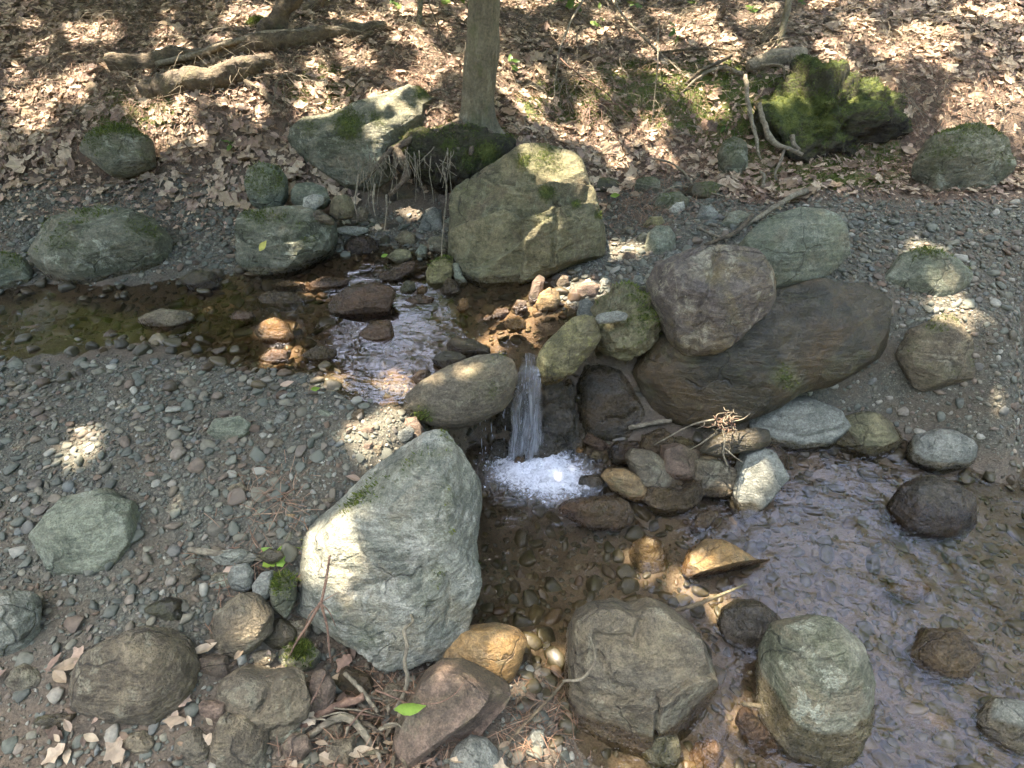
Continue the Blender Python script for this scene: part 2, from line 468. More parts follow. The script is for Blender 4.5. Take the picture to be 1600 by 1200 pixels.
def ground_mat():
    g = G("forest_ground")
    co = g.coords(False)
    n1 = g.noise(co, 6, 7, 0.62); n2 = g.noise(co, 45, 6, 0.65); n3 = g.noise(co, 160, 4, 0.6)
    soil = g.mix(g.mapr(n1, 0.3, 0.7), (0.075, 0.05, 0.033), (0.13, 0.09, 0.06))
    soil = g.mix(g.mapr(n2, 0.5, 0.7, 0, 0.6), soil, (0.17, 0.12, 0.08))
    grit = g.mix(g.mapr(n2, 0.35, 0.65), (0.055, 0.050, 0.037), (0.105, 0.096, 0.07))
    grit = g.mix(g.mapr(n3, 0.52, 0.66, 0, 0.7), grit, (0.15, 0.138, 0.105))
    grit = g.mix(g.mapr(n1, 0.44, 0.6, 0, 0.75), grit, (0.10, 0.078, 0.052))
    bed = g.mix(g.mapr(n1, 0.35, 0.65), (0.085, 0.058, 0.036), (0.15, 0.105, 0.066))
    bed = g.mix(g.mapr(n2, 0.5, 0.66, 0, 0.7), bed, (0.16, 0.13, 0.088))
    moss = g.mix(g.mapr(n2, 0.35, 0.65), MOSS1, (0.11, 0.12, 0.025))
    c = g.mix(g.attr("grit"), soil, grit)
    c = g.mix(g.mapr(g.math('ADD', g.attr("moss"), g.math('MULTIPLY', g.math('SUBTRACT', n1, 0.5), 1.2)), 0.4, 0.7), c, moss)
    c = g.mix(g.attr("bed"), c, bed)
    v = g.mapr(n3, 0.3, 0.7, 0.75, 1.25)
    c = g.mix(1.0, c, g.node("ShaderNodeCombineColor", None, Red=v, Green=v, Blue=v).outputs[0], 'MULTIPLY')
    r = g.math('SUBTRACT', 0.92, g.math('MULTIPLY', g.attr("bed"), 0.55))
    h = g.math('ADD', n2, g.math('MULTIPLY', n3, 0.5))
    return g.set(Base_Color=c, Roughness=r, Normal=g.bump(h, 0.7, 0.012))
M['ground'] = ground_mat()

def water_mat(name, tint, s1, s2, b1, foam=False, flow=(0, 0, 0), stretch=(1, 1, 1)):
    g = G(name)
    co = g.scaled(g.coords(False), flow, stretch)
    a = g.noise(co, s1, 3, 0.5, 0.6)
    b = g.noise(co, s2, 3, 0.55, 0.4)
    h = g.math('ADD', a, g.math('MULTIPLY', b, 0.35))
    ch = g.attr("chop")
    h = g.math('MULTIPLY', h, ch)
    nb = g.bump(h, 1.0, b1)
    fr = g.node("ShaderNodeFresnel", None, IOR=1.45, Normal=nb).outputs[0]
    gl = g.node("ShaderNodeBsdfGlossy", None, Color=(1, 1, 1, 1), Roughness=0.03, Normal=nb)
    tr = g.node("ShaderNodeBsdfTransparent", None, Color=tint + (1,))
    s = g.node("ShaderNodeMixShader", None, i0=fr, i1=tr.outputs[0], i2=gl.outputs[0]).outputs[0]
    if foam:
        f = g.attr("foam")
        n = g.noise(g.coords(False), 60, 6, 0.75, 1.0)
        ff = g.mapr(g.math('ADD', f, g.math('MULTIPLY', g.math('SUBTRACT', n, 0.5), 2.0)), 0.25, 1.25)
        d = g.node("ShaderNodeBsdfDiffuse", None, Color=(0.84, 0.85, 0.83, 1), Normal=g.bump(n, 0.35, 0.012))
        s = g.node("ShaderNodeMixShader", None, i0=g.math('MULTIPLY', ff, 0.8), i1=s, i2=d.outputs[0]).outputs[0]
    g.t.links.new(s, g.out.inputs[0])
    return g.m
M['upper_water'] = water_mat("upper_pool_water", (0.86, 0.79, 0.68), 11, 38, 0.0075, False, (0, 0, 0.2), (1, 1.9, 1))
M['lower_water'] = water_mat("lower_pool_water", (0.83, 0.81, 0.74), 13, 44, 0.0085, True, (0, 0, -0.5), (0.7, 1.7, 1))

def fall_mat():
    g = G("falling_water")
    uv = g.node("ShaderNodeCombineXYZ", None, X=g.attr("across"), Y=g.attr("down"), Z=0.0).outputs[0]
    st = g.noise(g.scaled(uv, (0, 0, 0), (5, 1.3, 1)), 1.0, 5, 0.7, 0.9)
    dr = g.noise(g.scaled(uv, (0, 0, 0), (11, 4, 1)), 1.0, 5, 0.7, 0.9)
    dn = g.attr("down")
    w = g.math('ADD', g.math('MULTIPLY', st, 0.6), g.math('MULTIPLY', dr, 0.55))
    w = g.math('ADD', w, g.math('MULTIPLY', dn, 0.13))
    ed = g.math('SUBTRACT', 1.0, g.math('POWER', g.math('ABSOLUTE', g.math('SUBTRACT', g.math('MULTIPLY', g.attr("across"), 2.0), 1.0)), 6.0))
    f = g.math('MULTIPLY', g.mapr(w, 0.54, 0.92), ed)
    nb = g.bump(g.math('ADD', st, dr), 1.0, 0.02)
    tr = g.node("ShaderNodeBsdfTransparent", None, Color=(0.86, 0.88, 0.88, 1))
    gl = g.node("ShaderNodeBsdfGlossy", None, Color=(1, 1, 1, 1), Roughness=0.06, Normal=nb)
    base = g.node("ShaderNodeMixShader", None, i0=0.22, i1=tr.outputs[0], i2=gl.outputs[0])
    df = g.node("ShaderNodeBsdfDiffuse", None, Color=(0.85, 0.85, 0.82, 1), Normal=nb)
    tl = g.node("ShaderNodeBsdfTranslucent", None, Color=(0.85, 0.85, 0.82, 1), Normal=nb)
    wh = g.node("ShaderNodeMixShader", None, i0=0.4, i1=df.outputs[0], i2=tl.outputs[0])
    mx = g.node("ShaderNodeMixShader", None, i0=g.math('MULTIPLY', f, 0.9), i1=base.outputs[0], i2=wh.outputs[0])
    g.t.links.new(mx.outputs[0], g.out.inputs[0])
    return g.m
M['fall'] = fall_mat()
g_ = G("water_drop")
M['drop'] = g_.set(Base_Color=(0.75, 0.78, 0.8, 1), Roughness=0.08, Specular_IOR_Level=0.8, Transmission_Weight=0.35)
g_ = G("foam_bubble")
M['foam'] = g_.set(Base_Color=(0.84, 0.85, 0.83, 1), Roughness=0.35)

# ------------------------------------------------------------------ terrain
ZU = 0.42                                     # upper pool level; the lower pool is at 0
CTRL = [  # pixel u, v and height
    # bed of the lower pool
    (820, 770, -.22), (790, 850, -.16), (860, 900, -.14), (950, 880, -.10), (1050, 840, -.08), (1150, 830, -.10), (1240, 780, -.10), (1240, 900, -.09), (1180, 1050, -.09),
    (960, 1190, -.03), (1150, 1180, -.08), (1400, 800, -.12), (1590, 850, -.14), (1500, 1000, -.12), (1320, 1120, -.09), (1590, 1190, -.02), (1900, 900, -.1), (1900, 700, -.1),
    (1010, 940, -.07), (880, 1010, -.05), (860, 820, -.17), (760, 800, -.1), (1080, 910, -.05),
    (870, 1120, .0), (820, 1090, .03), (800, 1190, .06), (840, 990, -.03),
    # near bank
    (720, 1190, .09), (600, 1190, .11), (450, 1190, .14), (360, 1190, .18), (200, 1190, .22), (0, 1190, .25), (-400, 1190, .3), (560, 1050, .03), (680, 1020, .0), (745, 960, -.05),
    (470, 990, .14), (380, 960, .23), (350, 880, .30), (200, 900, .33), (50, 900, .34), (-400, 900, .38), (640, 900, .02), (700, 800, .05), (250, 1050, .28), (60, 1050, .3),
    # gravel bar
    (450, 830, .345), (360, 800, .37), (530, 750, .375), (600, 705, .39), (655, 665, .39), (640, 615, .385), (560, 590, .38), (600, 605, .385), (600, 640, .43), (545, 628, .436), (500, 600, .436), (510, 570, .38), (450, 588, .435), (350, 578, .432), (200, 580, .44), (50, 590, .45),
    (360, 690, .425), (200, 720, .43), (20, 720, .42), (460, 680, .42), (-400, 600, .46), (-400, 740, .44),
    # bed of the upper pool
    (360, 520, .385), (450, 480, .385), (560, 480, .37), (620, 540, .34), (680, 510, .345), (740, 520, .35), (780, 545, .37), (822, 574, .395), (830, 520, .38), (760, 470, .385), (200, 500, .385),
    (50, 500, .38), (400, 450, .385), (550, 425, .375), (620, 440, .385), (650, 585, .36), (560, 560, .39), (-400, 500, .37), (870, 500, .41), (690, 450, .39), (800, 455, .395),
    # foot of the dam
    (730, 700, -.05), (820, 700, -.12), (880, 690, -.04), (950, 690, .0), (1020, 690, .02), (1100, 690, .0), (1200, 690, -.03), (900, 735, -.05), (1000, 740, -.05),
    (1260, 660, .0), (1400, 650, .03), (1590, 660, .05), (1900, 640, .1), (1120, 740, -.08),
    # edge of the right-hand gravel
    (900, 472, .43), (960, 480, .45), (1100, 470, .46), (1250, 470, .47), (1400, 490, .46), (1590, 520, .46), (1900, 540, .5),
    (950, 430, .45), (890, 425, .43), (1000, 395, .48), (1050, 350, .52), (1000, 330, .51), (1100, 340, .54), (1000, 300, .53), (1150, 310, .57), (960, 310, .51), (1200, 330, .56), (1300, 340, .57),
    (1450, 360, .58), (1590, 380, .6), (1900, 400, .65), (1000, 268, .57), (1100, 275, .58), (1240, 290, .60), (920, 330, .46), (720, 420, .40), (830, 425, .42),
    # left shore below the bank
    (360, 345, .50), (450, 345, .49), (560, 375, .44), (640, 375, .43), (690, 400, .42), (200, 370, .48), (0, 390, .47), (-400, 400, .5), (360, 420, .43), (200, 430, .43), (0, 440, .43),
]
CTRL_Y = [  # pixel u, v and distance
    (400, 250, 3.14), (250, 260, 3.1), (100, 270, 3.05), (-100, 280, 3.05), (400, 180, 3.36), (200, 190, 3.3), (0, 200, 3.3), (400, 130, 3.52), (200, 130, 3.6), (0, 130, 3.65), (400, 60, 3.98), (200, 60, 4.1), (0, 60, 4.2),
    (400, 0, 4.7), (150, 0, 4.9), (-100, 0, 5.0),
    (640, 330, 2.96), (580, 330, 2.96), (700, 330, 2.92), (620, 240, 3.16), (662, 188, 3.24), (692, 165, 3.4), (700, 222, 3.2), (745, 208, 3.26), (800, 215, 3.3), (650, 163, 3.44), (600, 150, 3.44), (555, 165, 3.42), (700, 150, 3.62), (560, 125, 3.75), (500, 183, 3.34), (600, 60, 4.2), (600, 0, 4.9), (780, 60, 4.3), (780, 0, 5.2),
    (850, 235, 3.26), (920, 240, 3.32), (900, 200, 3.5), (1000, 212, 3.52), (1100, 225, 3.5), (1000, 130, 3.80), (870, 135, 3.85), (1100, 112, 3.9), (900, 60, 4.5), (1000, 60, 4.5), (1000, 0, 5.4), (1100, 0, 5.1), (1200, 0, 4.6), (1200, 150, 3.6), (1200, 240, 3.34), (1220, 70, 4.0),
    (1400, 250, 3.3), (1400, 150, 3.55), (1400, 60, 4.0), (1400, 0, 4.5), (1590, 260, 3.25), (1590, 150, 3.5), (1590, 60, 3.9), (1590, 0, 4.4), (1800, 270, 3.2), (1800, 60, 3.9), (1800, 0, 4.4),
]
PTS = [at_z(u, v, z) for u, v, z in CTRL] + [at_y(u, v, y) for u, v, y in CTRL_Y]
PTS = [np.array(p) for p in PTS]
for x in (-9, -6, -3.5, 0, 3.5, 6, 9):
    PTS += [np.array([x, 7.0, 1.62 + 0.02 * abs(x)]), np.array([x, 11.0, 2.7])]
for x in (-9, -5.5):
    PTS += [np.array([x, 0.0, .45]), np.array([x, 1.6, .47]), np.array([x, 2.3, .33]), np.array([x, 3.0, .55]), np.array([x, 4.2, 1.2])]
for x in (5.5, 9):
    PTS += [np.array([x, 0.3, -.1]), np.array([x, 1.6, -.1]), np.array([x, 2.3, .6]), np.array([x, 3.2, .8]), np.array([x, 4.2, 1.25])]
for x, z in ((-9, .5), (-3, .35), (-1, .28), (0, .22), (1, .16), (3, -.05), (9, -.1)):
    PTS += [np.array([x, -1.0, z + .05]), np.array([x, 0.15, z]), np.array([x, -6.0, z + .6])]
for x in (-60, 0, 60):
    PTS += [np.array([x, 60.0, 17.0]), np.array([x, -60.0, 7.0])]
PTS += [np.array([-60, 0, 3.0]), np.array([60, 0, 1.0])]
PTS = np.array(PTS)

def axis(a, b, step, lim, grow=1.25):
    c = list(np.arange(a, b + 1e-6, step))
    s = step; hi = c[-1]
    while hi < lim: s *= grow; hi += s; c.append(hi)
    s = step; lo = c[0]
    while lo > -lim: s *= grow; lo -= s; c.insert(0, lo)
    return np.array(c)
GX = axis(-3.9, 3.9, 0.03, 55.0); GY = axis(0.2, 5.6, 0.03, 55.0)
XX, YY = np.meshgrid(GX, GY, indexing='ij')
_r = delaunay_2d_cdt([Vector((p[0], p[1])) for p in PTS], [], [], 0, 1e-5)
_v = np.array([tuple(v) for v in _r[0]]); _orig = [o[0] for o in _r[3]]
_z = PTS[_orig][:, 2]
ZZ = np.full(XX.shape, np.nan)
for tri in _r[2]:
    (x0, y0), (x1, y1), (x2, y2) = _v[list(tri)]
    z0, z1, z2 = _z[list(tri)]
    i0, i1 = np.searchsorted(GX, [min(x0, x1, x2) - 1e-6, max(x0, x1, x2) + 1e-6])
    j0, j1 = np.searchsorted(GY, [min(y0, y1, y2) - 1e-6, max(y0, y1, y2) + 1e-6])
    if i1 <= i0 or j1 <= j0: continue
    x = XX[i0:i1, j0:j1]; y = YY[i0:i1, j0:j1]
    den = (y1 - y2) * (x0 - x2) + (x2 - x1) * (y0 - y2)
    if abs(den) < 1e-12: continue
    a = ((y1 - y2) * (x - x2) + (x2 - x1) * (y - y2)) / den
    b = ((y2 - y0) * (x - x2) + (x0 - x2) * (y - y2)) / den
    m = (a >= -1e-6) & (b >= -1e-6) & (a + b <= 1 + 1e-6)
    zz = a * z0 + b * z1 + (1 - a - b) * z2
    ZZ[i0:i1, j0:j1] = np.where(m, zz, ZZ[i0:i1, j0:j1])
ZZ = np.where(np.isnan(ZZ), 3.0, ZZ)
def blur(a, n):
    for _ in range(n):
        b = np.pad(a, 1, mode='edge')
        a = (b[:-2, 1:-1] + 2 * b[1:-1, 1:-1] + b[2:, 1:-1]) / 4
        b = np.pad(a, 1, mode='edge')
        a = (b[1:-1, :-2] + 2 * b[1:-1, 1:-1] + b[1:-1, 2:]) / 4
    return a
ZZ = blur(ZZ, 5)
flat = np.stack([XX.ravel(), YY.ravel(), np.zeros(XX.size)], 1)
UU, VV, _ = project(np.stack([XX.ravel(), YY.ravel(), ZZ.ravel()], 1))
UU = UU.reshape(XX.shape); VV = VV.reshape(XX.shape)
BED = ((ZZ < ZU - 0.012) & (YY > 1.66) & (YY < 3.4) & (XX < 0.42)) | (ZZ < -0.005)
GRAV_L = in_poly(UU, VV, [(-700, 570), (640, 570), (700, 690), (560, 820), (480, 980), (350, 1000), (-700, 1010)])
GRAV_B = in_poly(UU, VV, [(-700, 320), (330, 275), (470, 300), (560, 330), (700, 340), (705, 415), (560, 425), (-700, 445)])
GRAV_S = in_poly(UU, VV, [(1230, 470), (2200, 520), (2200, 720), (1230, 690)])
GRAV_R = in_poly(UU, VV, [(860, 500), (930, 320), (1000, 270), (1070, 275), (1180, 325), (1260, 312), (2200, 335), (2200, 560), (1100, 490)])
MOSS = in_poly(UU, VV, [(815, 195), (800, 150), (850, 118), (960, 98), (1130, 88), (1250, 110), (1420, 170), (1400, 290), (1230, 300), (1150, 285), (1090, 215), (980, 195)])
MOSS |= in_poly(UU, VV, [(660, 215), (760, 190), (830, 215), (760, 270), (640, 270)]) | in_poly(UU, VV, [(470, 110), (540, 90), (560, 150), (500, 175), (440, 165)]) | in_poly(UU, VV, [(120, 150), (260, 130), (290, 190), (150, 210)])
HOLLOW = in_poly(UU, VV, [(555, 285), (700, 270), (710, 400), (540, 400)])
LIT = (YY > 2.6) & ~GRAV_R & ~BED & ~HOLLOW & (ZZ > 0.47)
W_BED = np.clip(blur(BED.astype(float), 3), 0, 1)
W_GRAV = np.clip(blur((GRAV_L | GRAV_R | GRAV_B | GRAV_S).astype(float), 4), 0, 1)
W_MOSS = np.clip(blur(MOSS.astype(float), 5), 0, 1)
W_LIT = np.clip(blur(LIT.astype(float), 3), 0, 1)
flatz = np.stack([XX.ravel(), YY.ravel(), ZZ.ravel()], 1)
amp = 0.035 * W_LIT + 0.012 * (1 - W_LIT)
ZZ = ZZ + amp * fbm(flatz * 3.2, 5).reshape(ZZ.shape) * 1.6 + 0.035 * W_MOSS * fbm(flatz * 9 + 5, 3).reshape(ZZ.shape)
nx, ny = XX.shape
_i, _j = np.meshgrid(np.arange(nx - 1), np.arange(ny - 1), indexing='ij')
_k = (_i * ny + _j).ravel()
GF = np.stack([_k, _k + ny, _k + ny + 1, _k + 1], 1)
gverts = np.stack([XX.ravel(), YY.ravel(), ZZ.ravel()], 1)
grit = np.clip(W_GRAV + W_BED * 0.5 + 0.45 * (1 - W_LIT), 0, 1)
ground = obj("ground", gverts, GF, M['ground'], attrs={"grit": grit.ravel(), "bed": W_BED.ravel(), "moss": W_MOSS.ravel()})
tag(ground, kind="structure")

def sample(A, x, y):
    x = np.asarray(x, float); y = np.asarray(y, float)
    i = np.clip(np.searchsorted(GX, x) - 1, 0, nx - 2); j = np.clip(np.searchsorted(GY, y) - 1, 0, ny - 2)
    a = np.clip((x - GX[i]) / (GX[i + 1] - GX[i]), 0, 1); b = np.clip((y - GY[j]) / (GY[j + 1] - GY[j]), 0, 1)
    return A[i, j] * (1 - a) * (1 - b) + A[i + 1, j] * a * (1 - b) + A[i, j + 1] * (1 - a) * b + A[i + 1, j + 1] * a * b
def gz(x, y): return sample(ZZ, x, y)
def gnormal(x, y, e=0.05):
    a = (gz(x + e, y) - gz(x - e, y)) / (2 * e); b = (gz(x, y + e) - gz(x, y - e)) / (2 * e)
    n = np.stack([-a, -b, np.ones_like(a)], -1)
    return n / np.linalg.norm(n, axis=-1, keepdims=True)
def hit(u, v, lift=0.0):
    r = ray(u, v); t = np.linspace(0.8, 14, 3000)
    p = CAM + t[:, None] * r
    h = p[:, 2] - gz(p[:, 0], p[:, 1]) - lift
    k = np.argmax(h < 0)
    if not (h < 0).any(): k = len(t) - 1
    return p[k]

# ------------------------------------------------------------------ water
def water_sheet(name, z, poly, step, mat, chop, foam=None, amp=0.003, clip=None):
    poly = np.asarray(poly)
    x = np.arange(poly[:, 0].min(), poly[:, 0].max(), step); y = np.arange(poly[:, 1].min(), poly[:, 1].max(), step)
    X, Y = np.meshgrid(x, y, indexing='ij')
    ok = in_poly(X, Y, poly) & (gz(X, Y) < z + 0.05)
    n, m = X.shape
    i, j = np.meshgrid(np.arange(n - 1), np.arange(m - 1), indexing='ij')
    q = ok[:-1, :-1] & ok[1:, :-1] & ok[:-1, 1:] & ok[1:, 1:]
    k = (i * m + j)[q]
    F = np.stack([k, k + m, k + m + 1, k + 1], 1)
    used = np.unique(F); remap = -np.ones(n * m, int); remap[used] = np.arange(len(used))
    V = np.stack([X.ravel(), Y.ravel(), np.full(X.size, z)], 1)[used]
    c = chop(V[:, 0], V[:, 1])
    f = foam(V[:, 0], V[:, 1]) if foam else np.zeros(len(V))
    V[:, 2] += amp * c * fbm(np.stack([V[:, 0] * 9, V[:, 1] * 13, V[:, 0] * 0 + 2], 1), 3) * 2
    if foam: V[:, 2] += 0.035 * f * (0.4 + fbm(V * 22, 4))
    o = obj(name, V, remap[F], mat, attrs={"chop": c, "foam": f})
    return tag(o, kind="structure")
LIP = at_z(828, 578, ZU)                     # centre of the lip of the fall
BASE = at_z(820, 728, 0.0)
def up(u, v): return at_z(u, v, ZU)[:2]
UP = [(-7.0, 1.3), tuple(up(300, 640)), tuple(up(660, 630)), tuple(up(760, 610)), (LIP[0] - 0.045, LIP[1]), (LIP[0] + 0.045, LIP[1]), tuple(up(885, 545)), tuple(up(960, 480)), tuple(up(985, 380)), (0.3, 3.3), (-7.0, 3.6)]
water_sheet("upper_pool_water", ZU, UP, 0.02, M['upper_water'],
            lambda x, y: 0.32 + 0.9 * np.exp(-((x - LIP[0]) ** 2 + (y - LIP[1] - 0.12) ** 2) / 0.04) + 0.3 * np.exp(-((x + 0.45) ** 2 / 0.12 + (y - 1.75) ** 2 / 0.03)))
FC = np.array([BASE[0] + 0.02, BASE[1] - 0.02])
def foam_f(x, y):
    d = np.hypot((x - FC[0]) * 0.85, (y - FC[1]) * 1.25)
    tail = 0.5 * np.exp(-(((x - FC[0] - 0.13) / 0.17) ** 2 + ((y - FC[1] + 0.07) / 0.12) ** 2))
    return np.clip(1.0 * np.exp(-(d / 0.165) ** 2) + tail * 1.2, 0, 1)
water_sheet("lower_pool_water", 0.0, [(-0.6, 0.15), (7.5, 0.15), (7.5, 2.2), (-0.6, 2.0)], 0.02, M['lower_water'],
            lambda x, y: 0.6 + 2.2 * np.exp(-((x - FC[0]) ** 2 + (y - FC[1]) ** 2) / 0.10) + 0.35 * sstep(x, 0.5, 1.0), foam_f, 0.004)

# the fall itself: a thin sheet that bends over the lip, widens and breaks up
def fall_sheet(nu, nv, seed, spread, push):
    a = np.linspace(0, 1, nu); s = np.linspace(0, 1, nv)
    A, S = np.meshgrid(a, s, indexing='ij')
    run = 0.10
    tt = np.clip(S * 1.25 - 0.25, 0, 1)
    fall = ZU + 0.003
    z = fall - (fall + 0.01) * tt ** 1.7
    back = np.clip(0.25 - S, 0, 0.25) / 0.25 * run
    y = LIP[1] + back - (0.30 * tt ** 0.75) * (LIP[1] - BASE[1]) * 1.0 - 0.02 * tt - push * tt
    w = 0.038 + 0.034 * tt * spread
    cx = LIP[0] * (1 - tt) + BASE[0] * tt
    x = cx + (A - 0.5) * 2 * w
    n = fbm(np.stack([A.ravel() * 7 + seed, S.ravel() * 2.2, np.full(A.size, seed)], 1), 3).reshape(A.shape)
    n2_ = fbm(np.stack([A.ravel() * 3 + seed, S.ravel() * 5, np.full(A.size, seed + 4)], 1), 3).reshape(A.shape)
    y = y + n * 0.04 * tt + n2_ * 0.02 * tt; x = x + n2_ * 0.022 * tt
    z = z - 0.006 * np.abs(A - 0.5) * (1 - tt)
    V = np.stack([x.ravel(), y.ravel(), z.ravel()], 1)
    i, j = np.meshgrid(np.arange(nu - 1), np.arange(nv - 1), indexing='ij')
    k = (i * nv + j).ravel()
    return V, np.stack([k, k + nv, k + nv + 1, k + 1], 1), A.ravel(), S.ravel()
wf = empty("waterfall", (LIP[0], LIP[1], 0), "small white waterfall dropping between the dam boulders into the lower pool", "waterfall")
for s_, sp_, pu_ in ((1.3, 1.0, 0.0), (7.7, 0.75, 0.03)):
    v_, f_, a_, d_ = fall_sheet(36, 70, s_, sp_, pu_)
    obj("water_sheet", v_, f_, M['fall'], wf, {"across": a_, "down": d_})
sv, sf = cs(3)
parts = []
for k in range(70):
    tt = RNG.uniform(0.15, 1)
    z = ZU * (1 - tt ** 1.7)
    c = np.array([LIP[0] * (1 - tt) + BASE[0] * tt + RNG.normal() * (0.024 + 0.022 * tt), LIP[1] - 0.045 * tt - RNG.uniform(0, 0.07) * tt, z])
    r = RNG.uniform(0.0005, 0.0013)
    parts.append((sv * np.array([r, r, r * RNG.uniform(3, 14)]) + c, sf))
for k in range(90):                          # spray thrown up round the foot
    a = RNG.uniform(0, 2 * math.pi); d = abs(RNG.normal()) * 0.10
    c = np.array([BASE[0] + math.cos(a) * d * 1.2, BASE[1] - 0.02 + math.sin(a) * d * 0.8, abs(RNG.normal()) * 0.035])
    r = RNG.uniform(0.0006, 0.0017)
    parts.append((sv * r * np.array([1, 1, RNG.uniform(1, 2)]) + c, sf))
v_, f_ = join(parts)
tag(obj("droplets", v_, f_, M['drop'], wf), kind="stuff")
parts = []
for u0, v0, v1 in ((758, 652, 700), (768, 655, 690), (787, 640, 690), (752, 660, 705)):      # side trickles under the dam boulder
    p0 = at_y(u0, v0, 1.60); p1 = p0.copy(); p1[2] = 0.0; p1[1] -= 0.02
    for k in range(7):
        q = RNG.uniform(0, 1); c = p0 * (1 - q) + p1 * q + RNG.normal(size=3) * 0.0025
        r = RNG.uniform(0.0006, 0.0014)
        parts.append((sv * np.array([r, r, r * RNG.uniform(5, 22)]) + c, sf))
v_, f_ = join(parts)
tag(obj("trickle", v_, f_, M['drop'], wf), kind="stuff")
parts = []
for k in range(160):
    a = RNG.uniform(0, 2 * math.pi); d = abs(RNG.normal()) * 0.10
    x = FC[0] + math.cos(a) * d * 1.25; y = FC[1] + math.sin(a) * d * 0.75
    r = RNG.uniform(0.0010, 0.0050) * (1.2 if d < 0.08 else 0.7)
    parts.append((sv * r * np.array([1, 1, .6]) + np.array([x, y, 0.001 + 0.022 * math.exp(-(d / 0.06) ** 2) * RNG.uniform(0, 1.3)]), sf))
v_, f_ = join(parts)
tag(obj("foam_bubbles", v_, f_, M['foam'], wf), kind="stuff")

# ------------------------------------------------------------------ rocks
def blades(p, nrm, h0, h1, rg, w=0.0022):
    """short moss shoots, one triangle each"""
    n = len(p)
    d = rg.normal(size=(n, 3)); d /= np.linalg.norm(d, axis=1)[:, None]
    s = np.cross(d, nrm); s /= np.linalg.norm(s, axis=1)[:, None] + 1e-9
    h = rg.uniform(h0, h1, n)[:, None]
    tip = p + nrm * h + d * h * 0.5
    V = np.stack([p - s * w - nrm * 0.003, p + s * w - nrm * 0.003, tip], 1).reshape(-1, 3)
    return V, np.arange(3 * n).reshape(-1, 3), np.repeat(rg.uniform(0, 1, n), 3)
ROCKS = []                                    # world centre, radius: used to keep scatter out of rocks
def rock(name, label, cat, poly, contact, mat, n=28, dep=0.75, e=0.8, sink=0.3, t=None, amp=0.05, freq=2.6, strata=0.0, sdir=(0.3, 0.8, 0.5),
         sfreq=9.0, nf=7, fo=(0.74, 0.95), facets=(), cracks=(), ledges=(), wet=None, moss=0.0, seed=None, group=None, parent=None, mossv=(), chips=None):
    """a rock whose outline seen from the stream bank is POLY (pixels), resting at CONTACT (u, v, z); a closed solid with its own depth"""
    seed = (int(poly[0][0]) * 31 + int(poly[0][1]) * 17 + len(poly) * 7) % 9973
    rg = np.random.default_rng(seed)
    P = np.asarray(poly, float)
    # centroid of the polygon
    x, y = P[:, 0], P[:, 1]; x1, y1 = np.roll(x, -1), np.roll(y, -1)
    cr = x * y1 - x1 * y; A = cr.sum() / 2
    cu, cv = ((x + x1) * cr).sum() / (6 * A), ((y + y1) * cr).sum() / (6 * A)
    rad_px = math.sqrt(abs(A) / math.pi)
    tg = t if t is not None else t_of(*contact)
    D0 = rad_px * tg / FPX * dep
    tc = tg if t is not None else tg + D0 * math.sqrt(max(0, 1 - 1 / (1 + sink) ** 2)) * 0.9
    # radius by direction, with the buried part drawn further down
    M_ = 240
    th = np.linspace(-math.pi, math.pi, M_, endpoint=False)
    R = np.zeros(M_)
    dx, dy = np.cos(th), -np.sin(th)
    for (ax, ay), (bx, by) in zip(P, np.roll(P, -1, 0)):
        ex, ey = bx - ax, by - ay
        den = dx * ey - dy * ex
        den = np.where(np.abs(den) < 1e-9, 1e-9, den)
        k = ((ax - cu) * ey - (ay - cv) * ex) / den
        s = ((ax - cu) * dy - (ay - cv) * dx) / den
        ok = (k > 0) & (s >= -1e-6) & (s <= 1 + 1e-6)
        R = np.maximum(R, np.where(ok, k, 0))
    R = np.where(R <= 0, rad_px, R)
    for _ in range(3): R = (np.roll(R, 1) + 2 * R + np.roll(R, -1)) / 4
    R = R * (1 + sink * np.clip(-np.sin(th), 0, 1) ** 1.3)
    d, F = cs(n)
    rho = np.hypot(d[:, 0], d[:, 1]); ang = np.arctan2(d[:, 1], d[:, 0])
    Rr = np.interp(ang, np.append(th, math.pi), np.append(R, R[0])) * tc / FPX
    D = rad_px * tc / FPX * dep
    q = np.power(rho, 2 / e) + np.power(np.abs(d[:, 2]), 2 / e)
    k = np.power(q, -e / 2)
    loc = np.stack([Rr * np.cos(ang) * rho * k, Rr * np.sin(ang) * rho * k, D * d[:, 2] * k], 1)
    mr = rad_px * tc / FPX
    # planes that cut the faces
    planes = []
    for j in range(nf):
        v = rg.normal(size=3); v[2] = abs(v[2]) * (1 if j % 4 else -1); v /= np.linalg.norm(v)
        if abs(v[2]) < 0.55: v[2] = 0.62 * np.sign(v[2] + 1e-9) * np.hypot(v[0], v[1]) / 0.78; v /= np.linalg.norm(v)
        sup = np.max(loc @ v)
        planes.append((v, sup * rg.uniform(*fo)))
    for (fu, fv, kz, n3) in facets:
        v = np.asarray(n3, float); v /= np.linalg.norm(v)
        a = np.array([(fu - cu) * tc / FPX, -(fv - cv) * tc / FPX, kz * D])
        planes.append((v, a @ v))
    for v, o in planes:
        ex = loc @ v - o
        loc = loc - np.clip(ex, 0, None)[:, None] * v * 0.96
    # small chipped facets
    for j in range((34 if n >= 40 else 16 if n >= 24 else 6) if chips is None else chips):
        v = rg.normal(size=3); v /= np.linalg.norm(v)
        o = np.max(loc @ v) * rg.uniform(.90, .985)
        loc = loc - np.clip(loc @ v - o, 0, None)[:, None] * v * 0.97
    # relief along traced cracks and ledges
    pu = cu + loc[:, 0] * FPX / tc; pv = cv - loc[:, 1] * FPX / tc
    front = np.clip(d[:, 2] * 3, 0, 1)
